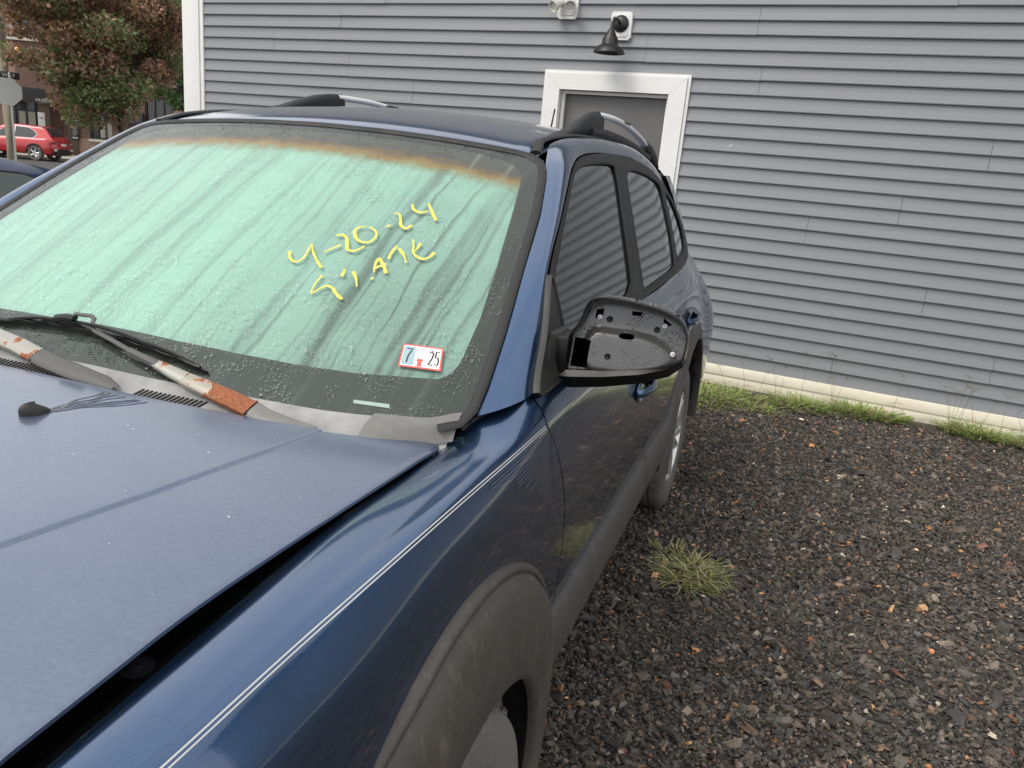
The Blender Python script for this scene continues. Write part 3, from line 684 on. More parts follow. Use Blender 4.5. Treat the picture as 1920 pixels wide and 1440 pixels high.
# engine-bay edge coloured black for the shade in the open gap
y = np.linspace(-.8, .22, 24); c = side_ctrl(y)
for sg in (1, -1):
    m = MB(); P = np.stack([np.stack([sg*(c[:, 0, 0]-.012), y, c[:, 0, 1]-.045], -1), np.stack([sg*(c[:, 0, 0]-.06), y, c[:, 0, 1]-.055], -1), np.stack([sg*(c[:, 0, 0]-.11), y, c[:, 0, 1]-.12], -1)], 1); m.grid(P); m.build('fender_inner_rail', M['dark'], SUV)
m = MB(); m.box(-.66, .66, -.75, .30, .80, .86); m.build('engine_bay', M['dark'], SUV, smooth=False)
for k, yy in enumerate((-.42, -.12)):
    m = MB(); m.lathe([(0, .006), (.010, .006), (.011, .0), (.018, 0), (.018, -.003)], 12, T(.668, yy, .972)); m.build('fender_bolt', M['dark'], fender)
# washer nozzle and water
def blob(cx, cy, lx, ly, h, rz):
    m = MB(); P = []
    for u in np.linspace(0, math.pi/2, 8):
        P.append([((math.cos(u)**.8)*lx*math.cos(a)*(1-.25*math.cos(a)*math.sin(u)), (math.cos(u)**.8)*ly*math.sin(a), h*math.sin(u)*(1-.25*math.cos(a))) for a in np.linspace(0, 2*math.pi, 25)])
    Mx = T(cx, cy, float(zh(cx, cy))-.001, rz=rz); P = np.array([[tuple(Mx @ Vector(p)) for p in r] for r in P]); return m.grid(P)
blob(.150, -.098, .024, .013, .017, R(62)).build('washer_nozzle', M['black_plastic'], hood)
M['water'] = thin_glass('water_film', (.62, .68, .80), .02, refl=1.6)
m = MB()
for k in range(9):
    x0, y0 = .158+random.uniform(-.008, .008), -.085; x1 = .16+.012*k+random.uniform(-.01, .01); y1 = .03; pts = []
    for t in np.linspace(0, 1, 12):
        x = x0+(x1-x0)*t+.004*math.sin(9*t+k); y = y0+(y1-y0)*t; pts.append((x, y, float(zh(x, y))+.0002))
    m.tube(pts, [(random.uniform(.0012, .004), .0011) for _ in pts], 7)
m.build('water_rivulet', M['water'], hood)
m = MB()
for k in range(18):
    x = random.uniform(-.05, .68); y = random.uniform(-.55, .05); r = random.uniform(.0006, .0017); z = float(zh(x, y))+.0004
    n = 6; m.add([(x+r*math.cos(6.28*i/n)*random.uniform(.6, 1.4), y+r*math.sin(6.28*i/n)*random.uniform(.6, 1.4), z) for i in range(n)], [tuple(range(n))])
m.build('paint_speck', M['dust_white'], hood, smooth=False, fix=False)['kind'] = 'stuff'

# ---- windshield: clear sheet, ceramic border, shade band and the fog on its inside
half = [(0, .933), (.10, .932), (.27, .938), (.434, .948), (.552, .957), (.592, .955), (.618, .942), (.634, .918), (.648, .88), (.681, .755), (.714, .571), (.742, .419), (.757, .314), (.762, .253), (.752, .222), (.722, .200), (.631, .168), (.528, .142), (.418, .125), (.177, .103), (0, .100)]
WS_OUT = half+[(-x, y) for x, y in half[::-1]][1:-1]
ws = panel('windshield', WS_OUT, [], WS(), .03, M['ws_glass'], SUV, 0, (0, 0, 1))
inb = [(0, .201), (.164, .201), (.298, .207), (.419, .219), (.533, .239), (.637, .269), (.683, .284), (.697, .300), (.704, .322), (.704, .347), (.696, .437), (.673, .565), (.638, .732), (.611, .85), (.601, .885), (.575, .912), (.54, .925), (.434, .928), (.27, .919), (0, .913)]
FR_IN = inb+[(-x, y) for x, y in inb[::-1]][1:-1]
panel('ceramic_border', WS_OUT, [FR_IN], WS(), .028, M['frit'], ws, -.004, (0, 0, 1))
grow = lambda k: [(x*k, .56+(y-.56)*k) for x, y in FR_IN]
panel('condensation', grow(1.01), [], WS(), .03, M['fog'], ws, -.0075, (0, 0, 1))
tb = [(-.63, .775), (.63, .775), (.618, .86), (.60, .905), (.585, .93), (.54, .94), (0, .925), (-.54, .94), (-.585, .93), (-.60, .905), (-.618, .86)]
panel('shade_band', tb, [], WS(), .03, M['band'], ws, -.0055, (0, 0, 1))
m = MB(); loop = [(x*1.008, .56+(y-.56)*1.012) for x, y in resample(WS_OUT, .03)]
arc = [p for p in loop if not (p[1] < .24 and abs(p[0]) < .72)]
i0 = max(range(len(arc)), key=lambda i: math.hypot(arc[i][0]-arc[i-1][0], arc[i][1]-arc[i-1][1])); arc = arc[i0:]+arc[:i0]
m.tube([wpt(x, y, .001) for x, y in arc], [(.0105, .0035)]*len(arc), 10, up=(0, -.5, .86)); m.build('windshield_seal', M['rubber'], SUV)

STROKES = {'4': [[(.235, .463), (.251, .444), (.268, .438), (.276, .451), (.273, .475), (.268, .495), (.283, .478), (.311, .453), (.331, .439)]],
 'dash': [[(.309, .481), (.320, .495), (.331, .511)]],
 '2': [[(.307, .533), (.314, .540), (.329, .535), (.343, .518), (.355, .502), (.368, .502), (.378, .513), (.383, .523)]],
 '0': [[(.341, .576), (.336, .562), (.346, .545), (.365, .533), (.383, .535), (.391, .548), (.389, .563), (.375, .575), (.361, .579), (.350, .577), (.341, .574)]],
 'dash2': [[(.394, .589), (.402, .600)]],
 '2b': [[(.386, .637), (.398, .641), (.412, .627), (.426, .606), (.440, .601), (.447, .616)]],
 '4b': [[(.413, .679), (.426, .664), (.443, .660), (.458, .670)], [(.446, .696), (.461, .679), (.490, .648)]],
 'S': [[(.345, .421), (.344, .400), (.353, .372), (.360, .386), (.372, .399), (.384, .397), (.399, .387), (.420, .377)]],
 'T': [[(.381, .450), (.385, .430)], [(.401, .449), (.417, .434), (.430, .416)]], 'dot': [[(.447, .441), (.449, .448)]],
 'A': [[(.443, .461), (.433, .484), (.431, .500), (.447, .489), (.468, .468)], [(.436, .469), (.443, .479), (.454, .491)]],
 'T2': [[(.452, .505), (.448, .523), (.449, .546)], [(.457, .540), (.473, .529), (.492, .509)]],
 'E': [[(.472, .575), (.483, .557), (.490, .542), (.504, .532), (.519, .530), (.530, .540), (.533, .556)], [(.493, .543), (.493, .556), (.493, .571)]]}
for key, ls in STROKES.items():
    m = MB()
    for L in ls:
        A = np.array(L); t = np.r_[0, np.cumsum(np.hypot(*np.diff(A, axis=0).T))]; f = pch(t, A); u = np.linspace(0, t[-1], max(6, int(t[-1]/.004))); Q = f(u)
        m.tube([wpt(x, y, .0006) for x, y in Q], [((.0016+.0022*abs(math.sin(2.1*i_/len(Q)+len(Q)))+random.uniform(-.0006, .0006)), .0006) for i_ in range(len(Q))], 6, up=(0, -.5, .86))
    m.build('marker_stroke', M['chalk'], ws)
# inspection sticker, printed
def patch(name, pts, off, mat, par):
    n = 5; (a, b, c, d) = [np.array(p) for p in pts]; P = []
    for i in range(n):
        P.append([wpt(*((a*(1-u)+b*u)*(1-v)+(d*(1-u)+c*u)*v), off) for u in np.linspace(0, 1, n) for v in [i/(n-1)]])
    return grid_obj(name, np.array(P), mat, par)
M['sticker_red'] = simple('sticker_red', (.62, .10, .08), .5); M['sticker_blue'] = simple('sticker_blue', (.30, .42, .46), .5); M['ink'] = simple('black_ink', (.02, .02, .02), .5)
ST4 = [np.array(p) for p in ((.588, .325), (.664, .343), (.681, .297), (.602, .278))]
def sq(u, v): a, b, c, d = ST4; return (a*(1-u)+b*u)*(1-v)+(d*(1-u)+c*u)*v
def sub(u0, v0, u1, v1): return [sq(u0, v0), sq(u1, v0), sq(u1, v1), sq(u0, v1)]
stk = patch('inspection_sticker', ST4, .0003, M['sticker_red'], ws)
patch('sticker_face', sub(.04, .06, .96, .94), .0006, M['sign_white'], stk); patch('sticker_month_field', sub(.06, .10, .34, .90), .0008, M['sticker_blue'], stk)
def glyph(par, u0, v0, w, h, lines, th=.06):
    m = MB()
    for L in lines: m.tube([wpt(*sq(u0+w*a, v0+h*b), .0011) for a, b in L], [(.0016, .0003)]*len(L), 5, up=(0, -.5, .86))
    m.build('sticker_numeral', M['ink'], par)
glyph(stk, .13, .2, .13, .6, [[(0, 0), (1, 0), (.45, .5), (.35, 1)]])
glyph(stk, .69, .2, .09, .6, [[(0, .15), (.5, 0), (1, .2), (.8, .5), (0, 1), (1, 1)]]); glyph(stk, .83, .2, .09, .6, [[(1, 0), (.1, 0), (.05, .45), (.7, .42), (1, .7), (.7, 1), (0, .92)]])
m = MB(); ks = [(0, .3), (.2, .0), (.5, .1), (.8, .0), (1, .3), (.75, .45), (.85, 1), (.15, 1), (.25, .45)]
m.add([wpt(*sq(.40+.16*a, .58+.34*b), .0010) for a, b in ks], [tuple(range(len(ks)))]); m.build('sticker_keystone', M['sticker_red'], stk, smooth=False, fix=False)
patch('vin_plate', [(.562, .191), (.627, .206), (.630, .199), (.566, .185)], -.002, M['sign_grey'], ws)

# ---- greenhouse side surface
gx = pch([1.05, 1.10, 1.14, 1.2, 1.3, 1.4, 1.5, 1.575, 1.61], [.855, .84, .825, .808, .775, .737, .692, .65, .62])
def GH(y, z): y = np.asarray(y, float); z = np.asarray(z, float); return np.stack([gx(z)-np.where(y > 2.1, .045*((y-2.1)/.85)**2, 0), y, z], -1)
DLO = smooth_poly([(.40, 1.112), (.50, 1.20), (.60, 1.305), (.842, 1.429), (1.0, 1.506), (1.09, 1.540), (1.20, 1.560), (1.51, 1.579), (1.87, 1.579), (2.155, 1.558), (2.413, 1.505), (2.68, 1.408), (2.93, 1.30), (3.0, 1.23), (2.97, 1.175), (2.8, 1.158), (2.3, 1.150), (1.57, 1.144), (.9, 1.132), (.55, 1.118)], 2)
FG = smooth_poly([(.575, 1.150), (.575, 1.255), (.69, 1.328), (.846, 1.418), (1.00, 1.496), (1.08, 1.524), (1.21, 1.541), (1.555, 1.552), (1.562, 1.525), (1.46, 1.400), (1.41, 1.283), (1.375, 1.160)], 2)
RG = smooth_poly([(1.705, 1.540), (1.99, 1.534), (2.20, 1.515), (2.325, 1.490), (2.295, 1.39), (2.275, 1.28), (2.245, 1.195), (2.21, 1.174), (1.9, 1.168), (1.565, 1.160), (1.545, 1.18), (1.555, 1.272), (1.61, 1.41)], 2)
QG = smooth_poly([(2.385, 1.475), (2.55, 1.435), (2.66, 1.37), (2.75, 1.29), (2.74, 1.215), (2.6, 1.20), (2.36, 1.195), (2.33, 1.22), (2.345, 1.32)], 2)
for par, sg in ((fdoor, 1), (fdoor_r, -1)):
    f = (lambda y, z: GH(y, z)) if sg > 0 else (lambda y, z: GH(y, z)*np.array([-1, 1, 1]))
    panel('window_frame', DLO, [FG, RG, QG], f, .045, M['black_plastic'], par, .003, (sg, 0, .2))
    panel('front_window', smooth_poly([(y, z) for y, z in FG], 0), [], f, .04, M['side_glass'], par, -.004, (sg, 0, .2))
    panel('rear_window', RG, [], f, .04, M['side_glass'], rdoor if sg > 0 else rdoor_r, -.004, (sg, 0, .2))
    panel('quarter_window', QG, [], f, .04, M['side_glass'], quart if sg > 0 else quart_r, -.004, (sg, 0, .2))
    for nm, lp in (('window_seal', FG), ('window_seal', RG), ('window_seal', QG)):
        q = resample(lp, .03); q.append(q[0]); P = np.array([f(a, b) for a, b in q]); m = MB(); m.tube(P, .0045, 6, cap=False); m.build(nm, M['rubber'], par)
# ---- A-pillar and cant rail, one pressing from the fender to the tail
I_ = [(.768, .246, 1.088), (.764, .315, 1.132), (.749, .420, 1.203), (.721, .572, 1.300), (.689, .756, 1.412), (.652, .905, 1.503), (.628, .985, 1.545), (.600, 1.10, 1.583), (.588, 1.3, 1.606), (.585, 1.6, 1.620), (.582, 2.1, 1.618), (.57, 2.6, 1.585), (.55, 3.0, 1.535), (.53, 3.22, 1.48)]
O_ = [(.836, .385, 1.112), (.825, .42, 1.140), (.806, .500, 1.204), (.772, .605, 1.306), (.733, .80, 1.408), (.694, .98, 1.496), (.676, 1.07, 1.530), (.658, 1.20, 1.560), (.650, 1.36, 1.574), (.647, 1.6, 1.580), (.648, 2.0, 1.574), (.665, 2.42, 1.506), (.702, 2.78, 1.365), (.722, 3.0, 1.235)]
tI = pch(np.arange(len(I_)), I_); tO = pch(np.arange(len(O_)), O_); u = np.linspace(0, len(I_)-1, 90)
a = tI(u); b = tO(u); rows = []
ctr = np.stack([np.zeros(90), a[:, 1], np.full(90, 1.1)], -1)
for w in np.linspace(0, 1, 11):
    p = a*(1-w)+b*w; n = (p-np.stack([p[:, 0]*.25, p[:, 1]+.25*np.clip(1.2-p[:, 1], 0, 1), np.full(90, 1.0)], -1)); n /= np.linalg.norm(n, axis=1)[:, None]
    rows.append(p+n*(.021*math.sin(math.pi*w)**.7)[None] if False else p+n*(.021*math.sin(math.pi*w)**.7))
P = np.stack(rows, 1); lip = P[:, :1].copy(); lip[..., 2] -= .014; lo = P[:, -1:].copy(); lo[..., 0] -= .012; P = np.concatenate([lip, P, lo], 1)
for Q in (P, mir(P)): o = grid_obj('roof_pillar', Q, M['paint'], SUV); shade_sharp(o, 50)
# pillar foot joint
m = MB(); m.tube([S(np.array(y), np.array(.0)) + np.array([0, 0, .001]) for y in np.linspace(.235, .392, 10)], .004, 6); m.build('pillar_joint', M['rubber'], SUV)
# D-pillar skin behind the quarter window
yy = np.linspace(2.70, 3.36, 22); zz = np.linspace(1.13, 1.53, 14); P = []
for t in np.linspace(0, 1, 22):
    row = []
    for z in zz:
        y1 = 3.40-(z-1.13)*.45; y0 = 2.93-(z-1.13)*.55; y = y0+(y1-y0)*t; x = float(gx(z))-.045*((y-2.1)/.85)**2-.10*max(0, (t-.55)/.45)**2.2; row.append((x-.002, y, z))
    P.append(row)
for Q in (np.array(P), mir(P)): grid_obj('rear_pillar', Q, M['paint'], SUV)

# ---- roof
def roof_z(x, y):
    zc = pch([.90, 1.0, 1.2, 1.5, 1.9, 2.4, 2.9, 3.2], [1.572, 1.602, 1.640, 1.668, 1.674, 1.655, 1.612, 1.56])(y); return zc-.115*np.abs(x)**2-.06*np.abs(x)**5
rows = []
topy = pch([0, .27, .434, .552, .60], [.940, .946, .956, .968, .985])
for t in np.linspace(0, 1, 60):
    row = []
    for x in np.linspace(-.592, .592, 41):
        y0 = float(topy(abs(x))); y = y0+(3.22-y0)*t**1.15; z = float(roof_z(np.array(x), np.array(y)))
        d = y-y0; z = z-.005*math.exp(-d/.02) - (.006 if .30 < abs(x) < .34 and y > 1.5 else 0)
        if abs(x) > .56: z -= (abs(x)-.56)*.5
        row.append((x, y, z))
    rows.append(row)
P = np.array(rows); f0 = P[:1].copy(); f0[..., 2] -= .02; f0[..., 1] += .012; P = np.concatenate([f0, P], 0)
roof = grid_obj('roof', P, M['paint'], SUV); shade_sharp(roof, 50)
m = MB()
for sg in (1, -1):
    pts = [(sg*x, y, z) for x, y, z in [(.598, .985, 1.555), (.588, 1.03, 1.570), (.574, 1.09, 1.586), (.570, 1.25, 1.606), (.567, 1.5, 1.622), (.565, 2.0, 1.625), (.55, 2.6, 1.598), (.53, 3.1, 1.535)]]
    f = pch(np.arange(len(pts)), pts); m.tube(f(np.linspace(0, len(pts)-1, 40)), [(.014, .006)]*40, 8)
m.build('roof_ditch_strip', M['rubber'], roof)
for sg in (1, -1):
    # rail: black front cap, silver bar, black base and rear foot
    cap = []
    for x_, y_, zt, wx_ in ((.552, 1.12, 1.590, .012), (.548, 1.20, 1.602, .016), (.544, 1.30, 1.617, .018), (.540, 1.40, 1.632, .020), (.536, 1.50, 1.652, .021), (.532, 1.60, 1.681, .022), (.530, 1.70, 1.706, .022), (.528, 1.80, 1.721, .021), (.527, 1.88, 1.727, .020)):
        zb_ = float(roof_z(np.array(x_), np.array(y_)))-.008; cap.append((x_, y_, (zt+zb_)/2, wx_, (zt-zb_)/2))
    m = MB(); m.tube([(sg*c[0], c[1], c[2]) for c in cap], [(c[3], c[4]) for c in cap], 14); rail = m.build('roof_rail', M['black_plastic'], SUV)
    f = pch([1.85, 2.1, 2.4, 2.7, 2.84], [(.527, 1.85, 1.712), (.528, 2.1, 1.716), (.528, 2.4, 1.702), (.525, 2.70, 1.670), (.523, 2.84, 1.648)])
    m = MB(); q = f(np.linspace(1.85, 2.84, 24)); q[:, 0] *= sg; m.tube(q, [(.017, .011)]*24, 10); m.build('silver_bar', M['chrome'], rail)
    m = MB(); f2 = pch([1.70, 2.0, 2.4, 2.8], [(.535, 1.70, 1.648), (.535, 2.0, 1.650), (.533, 2.4, 1.636), (.53, 2.84, 1.602)]); q = f2(np.linspace(1.7, 2.8, 20)); q[:, 0] *= sg; m.tube(q, [(.022, .020)]*20, 10); m.build('rail_base', M['black_plastic'], rail)
    m = MB(); m.tube([(sg*.525, 2.78, 1.655), (sg*.527, 2.90, 1.632), (sg*.53, 3.02, 1.60), (sg*.53, 3.12, 1.565)], [(.022, .022), (.024, .030), (.022, .024), (.016, .008)], 12); m.build('rail_foot', M['black_plastic'], rail)
    m = MB(); m.box(sg*.527-.0185, sg*.527+.0185, 2.22, 2.33, 1.712, 1.7185); m.build('rail_slot', M['sail'], rail, smooth=False)
m = MB(); m.tube([(.012, 2.92, 1.60), (.016, 2.94, 1.70), (.022, 2.96, 1.80)], [.006, .0045, .004], 8); m.build('antenna', M['rubber'], SUV)

# ---- tail: hatch, bumper, lamps (turned away from the street side)
rows = []
for t in np.linspace(0, 1, 24):
    z = 1.56-t*1.10; y = float(pch([.40, .6, .8, 1.0, 1.15, 1.35, 1.56], [3.40, 3.47, 3.46, 3.43, 3.41, 3.34, 3.22])(z)); w = float(pch([.40, .6, .9, 1.13, 1.3, 1.56], [.78, .80, .74, .60, .60, .52])(z))
    rows.append([(w*math.sin(a)/math.sin(1.2), y-.10*(1-math.cos(a)), z) for a in np.linspace(-1.2, 1.2, 21)])
grid_obj('tailgate', np.array(rows), M['paint'], SUV)
m = MB(); rows = []
for t in np.linspace(0, 1, 10):
    z = .72-t*.38; rows.append([((.84+.02*math.sin(math.pi*t))*math.sin(a)/math.sin(1.35), 3.49-.16*(1-math.cos(a))-.03*abs(t-.4), z) for a in np.linspace(-1.35, 1.35, 25)])
m.grid(np.array(rows)); m.build('rear_bumper', M['cladding'], SUV)
for sg in (1, -1): m = MB(); m.box(sg*.70-.05, sg*.70+.05, 3.30, 3.42, .86, 1.10, .015); m.build('tail_lamp', M['tail'], SUV)
# nose behind the viewer, closed and simple
rows = []
for t in np.linspace(0, 1, 14):
    z = .965-t*.66; yf = -.845-.02*math.sin(math.pi*t); rows.append([(.74*math.sin(a)/math.sin(1.25), yf+.16*(1-math.cos(a)), z) for a in np.linspace(-1.25, 1.25, 25)])
grid_obj('front_bumper', np.array(rows), M['cladding'], SUV)
for sg in (1, -1): m = MB(); m.box(sg*.60-.11, sg*.60+.11, -.84, -.76, .76, .90, .03); m.build('headlamp', M['plain_glass'], SUV)

# ---- cladding
sill_prof = [(.880, .596), (.893, .594), (.902, .580), (.908, .540), (.909, .49), (.902, .445), (.885, .40), (.862, .34), (.83, .28), (.76, .26)]
for sg in (1, -1):
    for nm, y0, y1, mt in (('sill_cladding', .44, 1.597, M['cladding']), ('rear_door_cladding', 1.603, 2.135, M['cladding'])):
        rows = []
        for y in np.linspace(y0, y1, 24):
            e = min(1, (y-y0)/.012, (y1-y)/.012); rows.append([(sg*(x-.006*(1-e)), y+(max(0, .50-z)*.45*(1.6-y)/1.16 if y < 1.6 else 0), z) for x, z in sill_prof])
        m = MB().grid(np.array(rows)); m.build(nm, mt, SUV, sharp=50, fix=False)
def flare(y0, name, sg, a0, a1, par):
    # radius, x  from the outer edge on the skin to the lip and its return
    pr = [(.522, .884), (.521, .897), (.516, .902), (.510, .902), (.507, .898), (.500, .908), (.48, .918), (.455, .926), (.425, .930), (.388, .929), (.378, .925), (.352, .922), (.341, .917), (.338, .908), (.339, .900)]
    if y0: pr = [(.530, .884), (.527, .893), (.52, .899), (.50, .906), (.475, .913), (.455, .916), (.447, .913), (.445, .906), (.45, .885), (.46, .84)]
    rows = []
    lipr = pch([-30, 10, 30, 45, 65, 90, 120, 160, 210], [.36, .36, .345, .325, .300, .278, .285, .32, .34])
    for a in np.linspace(R(a0), R(a1), 72):
        ro = float(np.interp(math.degrees(a), [-25, -10, 0, 10, 20, 34], [.395, .405, .425, .462, .500, .522])) if y0 == 0 else .522
        k_ = (ro-float(lipr(math.degrees(a))))/(.522-.338) if y0 == 0 else 1; dx = 0
        if y0 == 0: dx = -.055*max(0, (-math.cos(a)-.35)/.65)**1.5
        rows.append([(sg*(x+dx), y0+(ro-(.522-r)*k_)*math.cos(a), .375+(ro-(.522-r)*k_)*math.sin(a)) for r, x in pr])
    m = MB().grid(np.array(rows)); o = m.build(name, M['flare'] if y0 == 0 else M['cladding'], par, sharp=50, fix=False); return o
for sg in (1, -1):
    flare(0, 'wheel_flare', sg, -22, 200, SUV); flare(2.63, 'wheel_flare', sg, -6, 186, SUV)
    for y0 in (0, 2.63):
        m = MB(); rows = []
        for a in np.linspace(R(-30 if y0 == 0 else 4), R(210 if y0 == 0 else 176), 40): rows.append([(sg*x, y0+r*math.cos(a), .385+r*math.sin(a)) for x, r in ((.885, .43), (.80, .43), (.55, .43), (.55, .1))])
        m.grid(np.array(rows)); m.build('wheel_liner', M['liner'], SUV)
# liner details seen above the front tyre
m = MB(); m.box(.72, .86, .215, .24, .38, .62, .006, T(rx=R(0))); m.build('strut_bracket', M['bracket'], SUV)
m = MB(); m.tube([(.86, .27, .62), (.86, .31, .56), (.855, .27, .50), (.86, .30, .42), (.85, .26, .36)], [(.035, .006)]*5, 8, up=(1, 0, 0)); m.build('splash_bracket', M['bracket'], SUV)
for q in ((.868, .318, .60), (.868, .29, .47)):
    m = MB(); m.lathe([(0, .006), (.009, .005), (.011, 0), (.014, 0), (.014, -.004)], 12, T(*q, ry=R(90))); m.build('liner_bolt', M['bracket'], SUV)

# ---- wheels
def make_wheel(cx, cy, cz, sg, rad, mt, steer=0):
    root = empty('wheel', (cx, cy, cz), R(steer)); root.parent = SUV
    W = .1175; k = rad/.345
    prof = [(.215, -.100), (.222, -.108), (.245, -.114), (.290, -.1165), (.318, -.112), (.333, -.104), (.340, -.094), (.3445, -.080), (.345, -.056), (.337, -.053), (.337, -.048), (.345, -.045), (.3455, -.012), (.337, -.010), (.337, -.004), (.3455, -.002)]
    prof = prof+[(r, -h) for r, h in prof[::-1]]; n = 192; P = []
    for i in range(n):
        a = 2*math.pi*i/n; row = []
        for r, h in prof:
            rr = r
            if r > .336 and abs(h) > .056 and (i % 6) in (0,): rr = r-.008
            if r > .343 and abs(h) < .05 and (i % 6) == (3 if h > 0 else 0): rr = r-.004
            rr = .215+(rr-.215)*(rad-.215)/.13; row.append((h*sg*-1, rr*math.cos(a), rr*math.sin(a)))
        P.append(row)
    m = MB().grid(np.array(P), close_u=True); m.build('tyre', mt, root, sharp=40)
    Mx = T(ry=R(90)*sg); m = MB(); m.lathe([(.217, .100), (.217, .106), (.208, .106), (.200, .09), (.195, .02), (.19, -.10)], 48, Mx); m.build('rim', M['alloy'], root)
    m = MB()
    for q in range(5):
        for d in (-.2, .2):
            a = 2*math.pi*q/5; m.tube([Mx @ Vector((.045*math.cos(a+d*.6), .045*math.sin(a+d*.6), .088)), Mx @ Vector((.12*math.cos(a+d), .12*math.sin(a+d), .094)), Mx @ Vector((.205*math.cos(a+d*.9), .205*math.sin(a+d*.9), .096))], [(.02, .012), (.016, .012), (.02, .010)], 8, up=(1, 0, 0))
    m.lathe([(0, .1), (.03, .1), (.055, .092), (.06, .07)], 24, Mx); m.build('spokes', M['alloy'], root)
    m = MB(); m.lathe([(0, .01), (.15, .01), (.15, -.01), (0, -.01)], 32, Mx); m.build('brake_disc', M['bracket'], root)
make_wheel(.770, 2.63, .343, 1, .345, M['tyre']); make_wheel(-.770, 2.63, .343, -1, .345, M['tyre'])
make_wheel(.765, 0, .295, 1, .338, M['tyre_dusty'], -6); make_wheel(-.765, 0, .295, -1, .338, M['tyre_dusty'], -6)

# ---- door handles
for par, hy, hz in ((fdoor, 1.34, .902), (rdoor, 2.37, .955)):
    xs = float(S(np.array(hy), np.array(4.2))[0]); m = MB(); P = []
    for u in np.linspace(0, 1, 6): P.append([(xs+.003-.028*(1-u*u)+.004, hy+.085*u*math.cos(a), hz+.030*u*math.sin(a)) for a in np.linspace(0, 2*math.pi, 25)])
    m.grid(np.array(P)); h = m.build('handle_recess', M['dark'], par, fix=False)
    m = MB(); P = []
    for u in np.linspace(0, 1, 5):
        P.append([(xs+.006+.006*math.sin(math.pi*u), hy+(.085+.016*u)*math.cos(a), hz+(.030+.012*u)*math.sin(a)) for a in np.linspace(0, 2*math.pi, 33)])
    m.grid(np.array(P)); m.build('handle_bezel', M['paint'], par, fix=False)
    m = MB(); m.tube([(xs+.004, hy-.095, hz), (xs+.022, hy-.07, hz+.001), (xs+.034, hy-.02, hz+.002), (xs+.036, hy+.03, hz+.003), (xs+.026, hy+.075, hz+.003), (xs+.006, hy+.098, hz+.002)], [(.010, .012), (.010, .014), (.009, .014), (.009, .014), (.010, .015), (.009, .012)], 12); m.build('handle', M['paint'], par)

